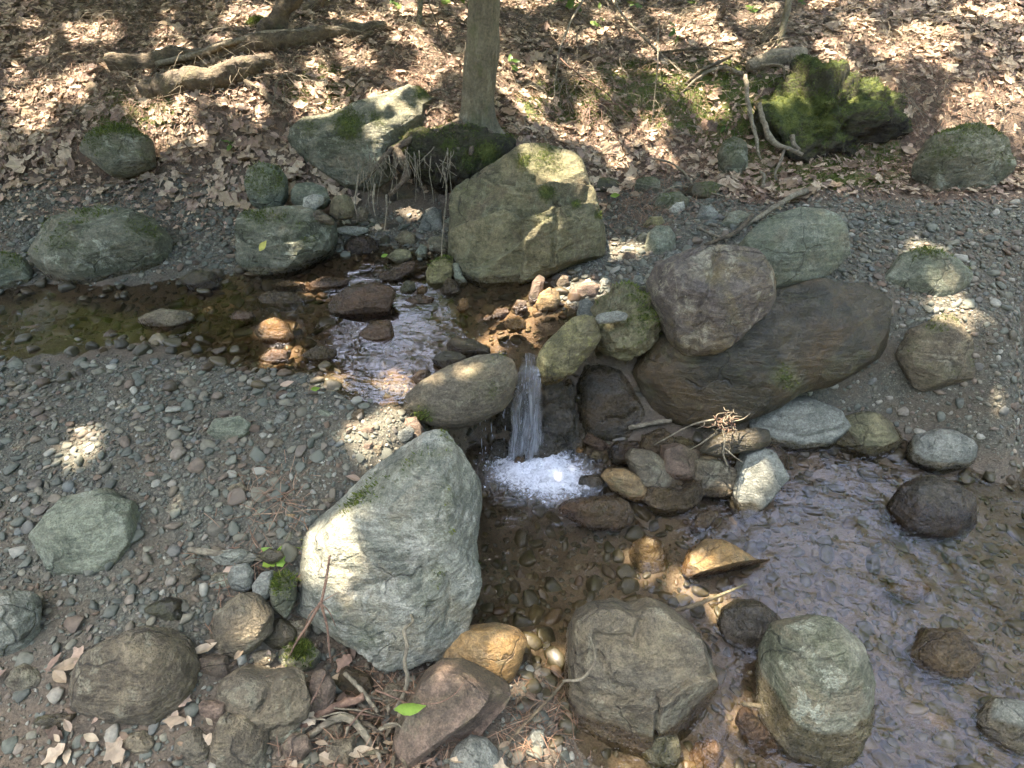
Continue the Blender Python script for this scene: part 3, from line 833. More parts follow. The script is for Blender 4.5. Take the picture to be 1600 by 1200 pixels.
    wob = perlin(np.stack([pu * 0.05, pv * 0.05, np.full(len(pu), seed * 0.1)], 1)) * 5
    for (ln, wpx, dp) in cracks:
        ds, _ = poly_dist(pu + wob, pv - wob, ln)
        loc[:, 2] -= front * dp * np.exp(-(ds / wpx) ** 2)
    for (ln, wpx, dp) in ledges:
        ds, sd = poly_dist(pu + wob * 0.6, pv - wob * 0.6, ln)
        loc[:, 2] -= front * dp * np.where(sd > 0, np.exp(-(ds / wpx) ** 1.5), np.exp(-(ds / 2.2) ** 2))
    w = loc[:, :1] * AX + loc[:, 1:2] * AU - loc[:, 2:3] * AF
    rn = w / (np.linalg.norm(w, axis=1)[:, None] + 1e-9)
    sp = w / mr
    disp = amp * fbm(sp * freq * 0.55 + seed, 5, 0.5) * 1.5 + amp * 0.5 * fbm(sp * freq * 2.2 + seed + 9, 5, 0.6, True)
    if n >= 30: disp = disp + 0.011 * fbm(sp * 13 + seed + 4, 3, 0.6, True)
    if strata:
        s_ = np.asarray(sdir, float); s_ /= np.linalg.norm(s_)
        h = sp @ s_ * sfreq + 1.2 * perlin(sp * 1.7 + seed)
        fr = h - np.floor(h)
        disp = disp + strata * (sstep(fr, 0.0, 0.8) - sstep(fr, 0.86, 1.0)) * (0.5 + perlin(sp * 3 + 3 + seed))
    w = w + rn * (disp * mr)[:, None]
    C = at_t(cu, cv, tc)
    V = C + w
    nrm = vnormals(V, F)
    if (nrm * rn).sum() < 0: nrm = -nrm; F = F[:, ::-1]
    nz = fbm(V * 7 + seed, 3)
    wt = np.zeros(len(V)) if wet is None else sstep(wet + 0.03 * nz - V[:, 2], -0.02, 0.02)
    mo = np.clip(moss * (0.25 + 0.75 * np.clip(nrm[:, 2], 0, 1)) + nz * 0.35 * (moss > 0), 0, 1) if moss else np.zeros(len(V))
    for (mu, mv, mw, ma) in mossv:
        uu, vv, _ = project(V)
        mo = np.maximum(mo, ma * np.exp(-((uu - mu) ** 2 + (vv - mv) ** 2) / mw ** 2) + 0.25 * nz * (np.hypot(uu - mu, vv - mv) < mw * 1.6))
    base = np.array([C[0], C[1], V[:, 2].min()])
    o = obj(name, V, F, M[mat], parent, {"wet": wt, "moss": mo}, True, base)
    if parent is None: tag(o, label, cat, group)
    ROCKS.append((P, tc, C, mr))
    cand = np.where((mo > 0.25 + 0.5 * rg.uniform(size=len(mo))) & (nrm[:, 2] > 0.0))[0]
    if len(cand) > 30 and n >= 28:
        pick = rg.choice(cand, min(7000 if moss > .6 else 1600, len(cand) * 2))
        bl = blades(V[pick] + rg.normal(size=(len(pick), 3)) * 0.004, nrm[pick], 0.004, 0.011, rg)
        mb = obj("moss", *bl[:2], M['moss_blade'], o, {"rnd": bl[2]}, False, base)
        mb.location = (0, 0, 0); tag(mb, kind="stuff")
    return o

B, S_ = "boulder", "stone"
# --- large boulders
A_ = rock(B, "largest pale grey-green boulder with a crack, standing left of the waterfall pool", "boulder",
    [(662, 676), (700, 671), (728, 690), (745, 740), (752, 790), (743, 850), (748, 900), (738, 950), (715, 990), (672, 1030), (640, 1052), (595, 1062), (545, 1045), (500, 1010), (474, 975), (467, 930), (474, 870), (496, 815), (545, 772), (590, 733), (630, 695)],
    (640, 1052, .03), 'pale', n=84, dep=.55, e=.78, sink=.12, amp=.05, strata=.006, nf=4, fo=(.86, .97),
    facets=[(600, 760, .78, (-.35, .55, .75)), (540, 960, .75, (-.5, -.45, .8)), (700, 900, .8, (.55, -.1, .85)), (560, 1030, .55, (-.15, -.9, .35))],
    cracks=[([(548, 775), (600, 790), (650, 795)], 6, .012), ([(703, 872), (708, 920), (700, 960)], 2.5, .012), ([(655, 850), (672, 860), (668, 890), (645, 908)], 3, .01), ([(720, 700), (725, 780), (735, 850)], 7, .012), ([(560, 905), (620, 880), (680, 865), (735, 830)], 9, .008)],
    ledges=[([(462, 938), (530, 965), (575, 985), (620, 1012), (680, 1015)], 120, .13)], wet=.03, moss=.22)
J_ = rock(B, "olive angular boulder with mossy dome and ledges beside the upper pool", "boulder",
    [(707, 300), (735, 284), (765, 262), (800, 245), (830, 237), (870, 235), (900, 247), (913, 272), (919, 300), (932, 325), (945, 355), (948, 385), (930, 402), (880, 412), (830, 430), (790, 446), (755, 446), (732, 430), (712, 400), (705, 360)],
    (780, 446, .41), 'olive', n=90, dep=1.0, e=.72, sink=.22, amp=.035, strata=.004, nf=3, fo=(.88, .97),
    facets=[(790, 320, .80, (-.52, .40, .75)), (850, 300, .84, (.18, .60, .78)), (895, 350, .80, (.58, .02, .81)), (785, 375, .86, (-.34, -.30, .89)), (850, 385, .88, (.34, -.30, .89))],
    cracks=[([(862, 340), (860, 380), (856, 425)], 3, .02), ([(905, 260), (912, 300), (905, 330)], 6, .015), ([(790, 300), (830, 345)], 4, .012), ([(832, 300), (838, 330), (845, 355)], 5, .012)],
    ledges=[([(848, 356), (820, 364), (790, 350), (760, 360), (700, 372)], 75, .10), ([(848, 312), (812, 314), (775, 300)], 60, .07), ([(812, 440), (815, 420), (815, 385)][::-1], 30, .045), ([(820, 390), (790, 410), (745, 428)], 22, .035)],
    wet=.445, moss=.18, mossv=[(855, 302, 16, .9), (900, 318, 9, .9), (850, 250, 40, .55), (935, 335, 8, .7), (820, 250, 20, .7)])
L_ = rock(B, "purple-brown boulder with tan streaks perched on the great dark rock", "boulder",
    [(1015, 440), (1030, 412), (1060, 396), (1100, 391), (1150, 390), (1185, 400), (1203, 425), (1204, 460), (1185, 495), (1160, 515), (1130, 545), (1105, 556), (1070, 554), (1050, 535), (1035, 500), (1018, 475)],
    None, 'brown', t=2.25, n=80, dep=.95, e=.72, sink=0, amp=.045, nf=3, fo=(.86, .95), strata=.008, sdir=(1, .35, .2), sfreq=5,
    facets=[(1100, 455, .84, (-.05, .50, .86)), (1135, 480, .84, (.42, -.42, .80)), (1075, 485, .84, (-.35, -.45, .82)), (1040, 450, .7, (-.8, .05, .7)), (1175, 440, .7, (.7, .25, .7))],
    cracks=[([(1110, 395), (1095, 440), (1075, 490), (1075, 545)], 5, .02), ([(1060, 420), (1045, 480)], 5, .012), ([(1135, 425), (1155, 440)], 10, -.012), ([(1163, 478), (1155, 500)], 4, .02)], moss=.1)
N_ = rock(B, "great dark brown boulder under the perched purple-brown boulder", "boulder",
    [(983, 590), (995, 548), (1030, 505), (1090, 470), (1180, 452), (1250, 440), (1320, 432), (1375, 455), (1395, 500), (1385, 550), (1350, 588), (1300, 604), (1248, 612), (1200, 638), (1150, 658), (1090, 664), (1040, 656), (1000, 632)],
    None, 'dark', t=2.44, n=80, dep=.55, e=.74, sink=0, amp=.045, strata=.006, nf=3, fo=(.88, .96),
    facets=[(1100, 600, .8, (-.15, -.45, .9))],
    cracks=[([(1160, 545), (1185, 570), (1200, 600)], 4, .008), ([(1185, 550), (1230, 500)], 8, .01)], wet=.05, mossv=[(1230, 590, 30, .45)])
R_ = rock(B, "tan oblong boulder lying across the stream beside the waterfall", "boulder",
    [(628, 650), (634, 618), (660, 595), (700, 572), (745, 556), (780, 552), (802, 562), (811, 585), (806, 615), (785, 642), (750, 660), (715, 670), (680, 668), (650, 655)],
    None, 'tan', t=2.06, n=64, dep=.75, e=.85, sink=0, amp=.022, nf=2, fo=(.93, .99), facets=[(720, 590, .85, (-.2, .75, .65))], chips=6, wet=.27, moss=.14, mossv=[(660, 650, 22, .5)])
M_R = rock(B, "grey-green leaning boulder behind the perched purple-brown boulder", "boulder",
    [(1150, 395), (1165, 365), (1195, 343), (1240, 330), (1290, 332), (1318, 352), (1322, 395), (1300, 430), (1250, 450), (1220, 465), (1200, 470), (1160, 440)],
    None, 'green', t=2.40, n=56, dep=.7, e=.72, sink=0, amp=.03, nf=2, fo=(.9, .97), facets=[(1200, 370, .7, (-.4, .7, .6)), (1240, 410, .8, (.25, -.3, .9)), (1190, 430, .75, (-.4, -.4, .8))], moss=.2)
Z_ = rock(B, "blocky brown boulder with a split face in the shallow near water", "boulder",
    [(884, 1060), (890, 1010), (900, 970), (925, 952), (965, 950), (990, 962), (1015, 950), (1050, 952), (1075, 975), (1095, 1000), (1112, 1035), (1114, 1065), (1095, 1095), (1070, 1125), (1030, 1145), (980, 1157), (930, 1158), (895, 1135), (884, 1100)],
    (950, 1157, -.01), 'tan', n=90, dep=.92, e=.62, sink=.16, amp=.04, strata=.010, sdir=(.5, .3, .8), sfreq=6, nf=2, fo=(.88, .96), chips=22,
    facets=[(1000, 1046, .80, (.05, .62, .78)), (1015, 1062, .80, (.50, -.34, .80)), (985, 1066, .82, (-.36, -.36, .86)), (925, 1000, .55, (-.5, .45, .74))],
    cracks=[([(1010, 1050), (1006, 1090), (1015, 1125)], 3.5, .02), ([(930, 985), (985, 990), (1000, 965)], 7, .03), ([(975, 1045), (945, 1035), (930, 1000)], 6, .015)],
    ledges=[([(1105, 1040), (1060, 1030), (1035, 1045), (1010, 1055)], 30, .025), ([(890, 1060), (930, 1055), (985, 1050)][::-1], 26, .02)], wet=.05, moss=.1)
B_ = rock(B, "long pale slanting boulder with green moss below the fallen log", "boulder",
    [(444, 205), (455, 190), (520, 182), (560, 162), (600, 146), (640, 134), (672, 129), (686, 138), (682, 152), (662, 168), (662, 198), (652, 225), (636, 258), (610, 290), (575, 300), (545, 296), (515, 284), (490, 262), (470, 238), (448, 222)],
    None, 'mossy', t=3.12, n=72, dep=.7, e=.7, sink=0, amp=.045, nf=2, fo=(.9, .97), strata=.008, sdir=(.3, .2, 1), sfreq=6,
    facets=[(555, 215, .80, (-.18, .62, .76)), (545, 235, .84, (-.12, -.40, .90)), (640, 170, .40, (.25, .45, .85))],
    ledges=[([(620, 205), (560, 225), (500, 235), (455, 215)], 30, .03)], moss=.22, mossv=[(545, 195, 28, .8), (662, 138, 18, .9), (590, 185, 18, .6), (485, 200, 18, .5)])
rock(B, "shadowed brown boulder wedged below the hanging roots", "boulder",
    [(555, 300), (600, 270), (650, 262), (690, 275), (704, 310), (690, 330), (640, 335), (590, 335)], (630, 335, .44), 'dark', n=30, sink=.3, moss=.1)
F_ = rock(B, "flat-topped grey block boulder at the left edge of the upper pool", "boulder",
    [(380, 345), (400, 333), (440, 328), (480, 322), (500, 328), (518, 340), (519, 370), (512, 395), (490, 408), (465, 425), (430, 431), (395, 428), (379, 410)],
    (430, 431, .41), 'mossy', n=64, dep=.9, e=.55, sink=.2, amp=.04, nf=2, fo=(.88, .96), facets=[(440, 372, .84, (0, .58, .8)), (440, 385, .86, (-.1, -.34, .92)), (492, 375, .78, (.6, -.05, .8))],
    cracks=[([(470, 345), (468, 380), (450, 400)], 3, .01)], ledges=[([(515, 365), (480, 385), (440, 390), (395, 400)][::1], 20, .03)], wet=.455, moss=.25)
O_ = rock(B, "dark mossy jagged rock between the yellow slab and the perched boulder", "boulder",
    [(930, 500), (938, 470), (960, 450), (985, 446), (1005, 462), (1022, 485), (1026, 520), (1015, 545), (990, 557), (955, 556), (935, 540)],
    None, 'olive', t=2.30, n=56, dep=.8, e=.62, sink=0, amp=.16, freq=3.4, nf=5, fo=(.78, .93), wet=.3, moss=.4)
P_ = rock("flat_rock", "yellow-green streaked slab at the brink of the waterfall", "boulder",
    [(836, 580), (845, 548), (868, 520), (895, 497), (920, 492), (934, 505), (936, 530), (920, 555), (895, 580), (870, 598), (848, 602)],
    None, 'yellow', t=2.17, n=64, dep=.6, e=.55, sink=0, amp=.06, nf=3, fo=(.87, .96), chips=16, strata=.035, sdir=(.75, -.6, .3), sfreq=9, facets=[(885, 530, .7, (-.4, .6, .65)), (905, 565, .6, (.55, -.5, .65))], wet=.40)
T_ = rock(B, "dark wet rounded boulder leaning below the yellow slab", "boulder",
    [(896, 600), (903, 573), (933, 561), (966, 570), (988, 602), (1006, 638), (1010, 664), (990, 684), (950, 690), (914, 682), (902, 645)],
    (950, 684, .0), 'wetdark', n=56, dep=.9, e=.85, sink=.12, amp=.03, nf=1, fo=(.9, .97), chips=8, facets=[(955, 655, .85, (.25, -.15, .95))], cracks=[([(945, 650), (965, 655), (985, 640)], 5, .02)])
rock("flat_rock", "pale cracked rock slab at the far edge of the lower pool", "boulder",
    [(1165, 660), (1185, 632), (1215, 616), (1260, 620), (1310, 640), (1330, 668), (1310, 695), (1250, 699), (1200, 697), (1172, 685)],
    (1240, 699, -.01), 'grey', n=44, dep=.6, e=.75, sink=.25, amp=.04, nf=3, cracks=[([(1195, 645), (1230, 655), (1250, 650)], 4, .012), ([(1180, 665), (1240, 680), (1300, 668)], 4, .012)], wet=.03)
AA_ = rock(B, "grey-green boulder standing in the near water at the far right", "boulder",
    [(1188, 1060), (1196, 1020), (1215, 985), (1240, 970), (1290, 962), (1335, 990), (1355, 1050), (1340, 1120), (1300, 1170), (1260, 1180), (1225, 1165), (1195, 1110)],
    (1260, 1180, -.02), 'mossy', n=60, dep=.7, e=.75, sink=.2, amp=.035, nf=3, fo=(.9, .97), wet=.09, moss=.15)
C_ = rock(B, "rounded dark green-grey stone under the leafy bank", "boulder",
    [(384, 290), (390, 268), (410, 256), (435, 257), (446, 275), (448, 305), (438, 325), (415, 331), (395, 322)], None, 'green', t=2.86, n=36, sink=0, nf=2, fo=(.9, .98), amp=.03, moss=.4)
# --- stones of the upper left
rock(S_, "grey-green stone topped by a pale chip near the block boulder", "stone", [(456, 300), (465, 287), (490, 286), (515, 297), (518, 312), (505, 325), (475, 326), (458, 318)], None, 'green', t=2.86, n=24, sink=0, moss=.3)
rock("stone_chip", "pale angular stone chip resting on the grey-green stone", "stone", [(473, 328), (475, 310), (490, 304), (508, 307), (505, 318), (490, 329)], None, 'white', t=2.76, n=14, dep=.5, e=.6, sink=0, nf=6)
rock(S_, "brownish rounded stone below the slanting mossy boulder", "stone", [(515, 320), (525, 306), (545, 305), (554, 320), (550, 338), (530, 344), (517, 336)], None, 'olive', t=2.84, n=22, sink=0)
rock(S_, "small brown stone beside the rounded brownish stone", "stone", [(554, 330), (565, 322), (576, 330), (572, 345), (558, 347)], None, 'tan', t=2.84, n=16, sink=0)
rock(S_, "white quartz stone at the corner of the block boulder", "stone", [(523, 358), (540, 353), (575, 356), (580, 361), (560, 366), (528, 366)], (550, 366, .455), 'white', n=16, dep=.5)
rock(S_, "small white chip above the quartz stone", "stone", [(534, 347), (545, 343), (549, 349), (540, 353)], (541, 353, .46), 'white', n=12)
rock(S_, "brown corner stone lodged against the block boulder", "stone", [(487, 330), (500, 328), (518, 340), (524, 352), (512, 350), (492, 344)], None, 'tan', t=2.68, n=18, sink=0, moss=.1)
rock(S_, "dark brown stone under water beside the block boulder", "stone", [(538, 385), (545, 370), (575, 368), (592, 378), (590, 395), (565, 399), (542, 397)], (565, 399, .41), 'wetdark', n=20, wet=.5)
rock(S_, "upright pale grey wedge stone in the dark hollow under the bank", "stone", [(655, 366), (660, 340), (668, 325), (680, 322), (690, 335), (693, 360), (680, 366)], (675, 368, .43), 'grey', n=24, dep=.6, e=.65, nf=6, moss=.15)
rock(S_, "yellow mossy knobbly stone at the foot of the olive boulder", "stone", [(667, 425), (675, 410), (695, 401), (708, 405), (710, 420), (700, 435), (685, 447), (670, 442)], (685, 447, .41), 'yellow', n=28, amp=.08, moss=.35)
rock(S_, "dark green stone in the water left of the yellow mossy stone", "stone", [(625, 450), (635, 438), (648, 440), (650, 452), (640, 460), (628, 460)], (638, 460, .41), 'green', n=18, wet=.45)
rock(S_, "dark shard leaning on the olive boulder's foot", "stone", [(706, 412), (716, 410), (722, 430), (731, 443), (718, 446), (710, 432)], (718, 446, .41), 'green', n=18, dep=.5, wet=.44)
rock(S_, "brown wet pointed stone below the yellow mossy stone", "stone", [(690, 450), (700, 432), (712, 440), (718, 455), (705, 464), (692, 462)], (704, 464, .405), 'tan', n=18, wet=.5)
rock(S_, "small tan stone between the yellow and dark green stones", "stone", [(651, 452), (660, 445), (668, 450), (664, 460), (653, 461)], (660, 461, .41), 'gold', n=14, wet=.44)
for i, (lab, po, mt) in enumerate([
    ("flat olive stone on the shore under the hanging roots", [(615, 372), (632, 360), (650, 366), (648, 380), (625, 382)], 'olive'),
    ("grey flat stone in the shallows under the hanging roots", [(648, 396), (658, 381), (668, 386), (666, 400), (655, 404)], 'green'),
    ("dark flat stone by the shore in front of the wedge stone", [(667, 372), (690, 368), (702, 380), (696, 396), (672, 390)], 'mossy'),
    ("tan flat rock in the shallows left of the grey flat stone", [(602, 400), (620, 388), (642, 392), (645, 404), (622, 410)], 'olive'),
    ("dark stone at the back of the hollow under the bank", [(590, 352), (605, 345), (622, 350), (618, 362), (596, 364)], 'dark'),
    ("small stone in the hollow right of the wedge stone", [(694, 345), (703, 338), (708, 352), (702, 362), (694, 358)], 'green')]):
    rock(S_, lab, "stone", po, (po[-1][0], max(p[1] for p in po), .425), mt, n=18, dep=.6, wet=.44, moss=.12)
# --- slabs and stones in the upper stream
for lab, po, mt, z in [
    ("orange-topped flat rock breaking the upper pool surface", [(392, 520), (405, 505), (430, 495), (455, 508), (463, 525), (450, 535), (415, 534)], 'gold', .41),
    ("large dark slab under the shaded upper pool", [(510, 470), (540, 450), (590, 440), (625, 455), (605, 490), (560, 500), (520, 492)], 'red', .395),
    ("long reddish slab under water below the hanging roots", [(590, 430), (620, 415), (650, 405), (646, 425), (610, 445), (588, 445)], 'red', .395),
    ("brown slab under water beneath the block boulder", [(395, 470), (420, 455), (470, 458), (480, 475), (450, 488), (405, 485)], 'tan', .38),
    ("rusty slab under water in the upper pool's middle", [(480, 445), (505, 432), (545, 436), (548, 448), (515, 458), (485, 456)], 'red', .39),
    ("thin dark slab lying under water before the olive boulder", [(610, 480), (650, 476), (668, 485), (640, 492), (612, 490)], 'tan', .39),
    ("small round tan stone under water in the upper pool", [(494, 525), (505, 518), (518, 521), (515, 530), (498, 532)], 'gold', .39),
    ("rusty round stone under water near the block boulder", [(474, 447), (482, 440), (489, 447), (484, 454), (476, 454)], 'red', .39),
    ("flat brown slab under water left of the orange-topped rock", [(352, 500), (370, 485), (395, 487), (400, 500), (375, 512)], 'red', .385),
    ("thin tan slab under water below the block boulder", [(420, 445), (450, 438), (478, 442), (470, 452), (435, 455)], 'gold', .395),
    ("dark red flat stone in the middle of the upper pool", [(560, 460), (585, 450), (605, 456), (598, 470), (570, 473)], 'red', .395),
    ("grey-brown flat stone under water near the gravel edge", [(470, 555), (495, 540), (525, 545), (530, 560), (495, 568)], 'tan', .40),
    ("reddish plate under water above the gravel edge", [(400, 560), (425, 545), (455, 548), (452, 562), (420, 570)], 'red', .40),
    ("rusty plate under water right of the large dark slab", [(630, 470), (650, 460), (680, 465), (672, 478), (640, 482)], 'red', .395),
    ("small brown plate under water by the dark green stone", [(590, 475), (605, 468), (618, 475), (610, 485), (594, 485)], 'tan', .40),
    ("broad shadowed slab under water by the tan oblong boulder", [(560, 520), (590, 500), (610, 500), (618, 530), (600, 545), (565, 540)], 'red', .38)]:
    rock("flat_rock" if "slab" in lab else S_, lab, "stone", po, (po[0][0] + 10, max(p[1] for p in po), z), mt, n=22, dep=.55, wet=.6, sink=.15, group="rocks in the upper pool")
rock(S_, "wet orange rounded stone in the riffle above the waterfall", "stone", [(838, 475), (842, 457), (858, 449), (872, 455), (876, 470), (865, 484), (848, 487)], (855, 487, .415), 'gold', n=26, wet=.43, nf=3)
rock(S_, "small bright red-orange stone right above the waterfall brink", "stone", [(786, 508), (795, 494), (810, 493), (822, 502), (820, 513), (803, 516)], (803, 516, .415), 'gold', n=20, wet=.5)
rock(S_, "red-brown stone beside the bright red-orange stone", "stone", [(767, 494), (775, 483), (792, 480), (797, 489), (785, 498), (772, 499)], (780, 499, .415), 'red', n=18, wet=.5)
rock(S_, "small red pebble left of the red-brown stone", "stone", [(755, 497), (762, 491), (769, 495), (766, 501), (757, 501)], (762, 501, .415), 'red', n=12, wet=.5)
rock(S_, "rusty stone standing in the riffle by the olive boulder", "stone", [(712, 480), (718, 466), (730, 466), (732, 480), (722, 488)], (722, 488, .41), 'gold', n=16, wet=.5)
rock(S_, "brown angular stone in the riffle below the olive boulder", "stone", [(800, 482), (808, 468), (822, 470), (824, 484), (812, 492)], (812, 492, .41), 'red', n=16, wet=.46)
rock(S_, "dark brown stone in the riffle beside the wet orange stone", "stone", [(826, 470), (832, 440), (842, 428), (852, 434), (848, 452), (838, 470)], (838, 474, .42), 'red', n=18, wet=.44)
rock(S_, "pink sunlit flat stone at the lower end of the gravel spit", "stone", [(890, 460), (900, 445), (925, 438), (938, 448), (930, 465), (905, 470)], (910, 470, .425), 'red', n=24, dep=.5)
rock(S_, "grey angular stone above the yellow-green slab", "stone", [(902, 490), (905, 470), (918, 465), (930, 478), (926, 493), (910, 497)], (915, 497, .43), 'grey', n=20)
rock(S_, "brown stone beside the pink sunlit stone", "stone", [(866, 440), (876, 428), (888, 432), (889, 444), (875, 450)], (878, 450, .425), 'red', n=16)
rock("stone_chip", "long pale flat chip laid across the yellow slab and mossy rock", "stone", [(925, 497), (940, 489), (965, 486), (982, 490), (980, 500), (955, 505), (932, 506)], None, 'grey', t=2.12, n=20, dep=.35, e=.6, sink=0)
rock("flat_rock", "upper dark layered stone behind the tan oblong boulder", "stone", [(690, 540), (710, 528), (740, 530), (768, 545), (762, 556), (720, 556), (700, 552)], (730, 556, .42), 'dark', n=26, dep=.5, wet=.45, strata=.02)
rock("flat_rock", "lower dark flat stone behind the tan oblong boulder", "stone", [(672, 562), (690, 549), (715, 549), (733, 560), (715, 572), (685, 574)], (700, 574, .42), 'dark', n=24, dep=.5, wet=.44)
rock(S_, "dark stone at the upper end of the tan oblong boulder", "stone", [(642, 592), (655, 578), (670, 577), (674, 588), (655, 600)], (655, 600, .415), 'dark', n=18, wet=.45)
# --- gravel spit on the right of the upper stream
for lab, po, mt in [
    ("rounded striped green-grey stone on the gravel spit", [(1009, 385), (1012, 365), (1025, 353), (1045, 354), (1057, 370), (1054, 388), (1035, 399), (1018, 397)], 'green'),
    ("pale yellowish stone behind the striped green-grey stone", [(1005, 352), (1015, 339), (1035, 338), (1040, 350), (1028, 357), (1010, 357)], 'yellow'),
    ("pale blocky stone near the top of the gravel spit", [(1042, 330), (1055, 316), (1068, 313), (1070, 327), (1055, 334)], 'white'),
    ("bluish pale stone under the bank twig", [(1088, 340), (1095, 322), (1110, 320), (1121, 333), (1115, 345), (1098, 345)], 'grey'),
    ("smooth grey-green stone beside the leaning boulder", [(1127, 352), (1135, 334), (1155, 328), (1178, 340), (1172, 354), (1140, 358)], 'green'),
    ("dark mossy stone at the back of the gravel spit", [(1020, 322), (1030, 303), (1060, 300), (1078, 315), (1070, 330), (1040, 332)], 'mossy'),
    ("flat pale stone touching the perched boulder's top", [(1032, 412), (1042, 394), (1062, 391), (1070, 400), (1050, 412)], 'grey'),
    ("dark grey stone in the gravel above the mossy jagged rock", [(985, 462), (990, 448), (1008, 446), (1014, 458), (1000, 468)], 'dark'),
    ("small white rounded stone on the lower gravel spit", [(936, 440), (942, 434), (951, 436), (951, 444), (941, 447)], 'white'),
    ("oblong pale grey stone at the lower gravel spit", [(988, 440), (992, 430), (1003, 432), (1006, 443), (995, 446)], 'grey'),
    ("slim pale stone right of the olive boulder", [(969, 388), (976, 384), (994, 389), (995, 394), (975, 394)], 'white'),
    ("pinkish blocky stone right of the olive boulder", [(971, 402), (978, 393), (992, 396), (992, 406), (976, 408)], 'red'),
    ("flat slate-blue stone in the middle of the gravel spit", [(1097, 350), (1110, 342), (1122, 345), (1118, 352), (1102, 354)], 'grey'),
    ("grey oblong stone left of the striped stone", [(994, 372), (1003, 363), (1014, 366), (1012, 376), (1000, 379)], 'green'),
    ("brown flat stone lying under the striped stone", [(968, 360), (980, 354), (992, 357), (984, 366), (971, 367)], 'tan')]:
    b = max(p[1] for p in po)
    h = hit(sum(p[0] for p in po) / len(po), b)
    rock(S_, lab, "stone", po, (po[0][0] + 15, b, float(h[2]) - .004), mt, n=22 if abs(po[0][0] - po[len(po) // 2][0]) > 25 else 14, dep=.65, nf=4, fo=(.8, .96), amp=.035, moss=.1 if 'mossy' not in lab else .5)
# dark stones along the bank foot
for lab, po, mt in [
    ("long dark stone at the foot of the leafy bank", [(918, 300), (925, 284), (955, 276), (970, 285), (965, 297), (935, 302)], 'dark'),
    ("dark square stone with a mossy corner at the bank foot", [(990, 297), (995, 280), (1020, 276), (1033, 285), (1030, 300), (1005, 303)], 'mossy'),
    ("dark stone standing in for the shaded hollow under the overhanging leafy bank", [(1068, 305), (1080, 288), (1110, 284), (1135, 295), (1125, 308), (1090, 312)], 'dark'),  # dark stone put in for the shade of the bank hollow
    ("tall mossy stone on the bank below the lichen roots", [(1122, 240), (1130, 222), (1148, 212), (1165, 225), (1166, 260), (1150, 280), (1130, 270)], 'mossy')]:
    b = max(p[1] for p in po)
    h = hit(sum(p[0] for p in po) / len(po), b)
    rock(S_, lab, "stone", po, (po[0][0] + 15, b, float(h[2])), mt, n=24, dep=.7, moss=.45)
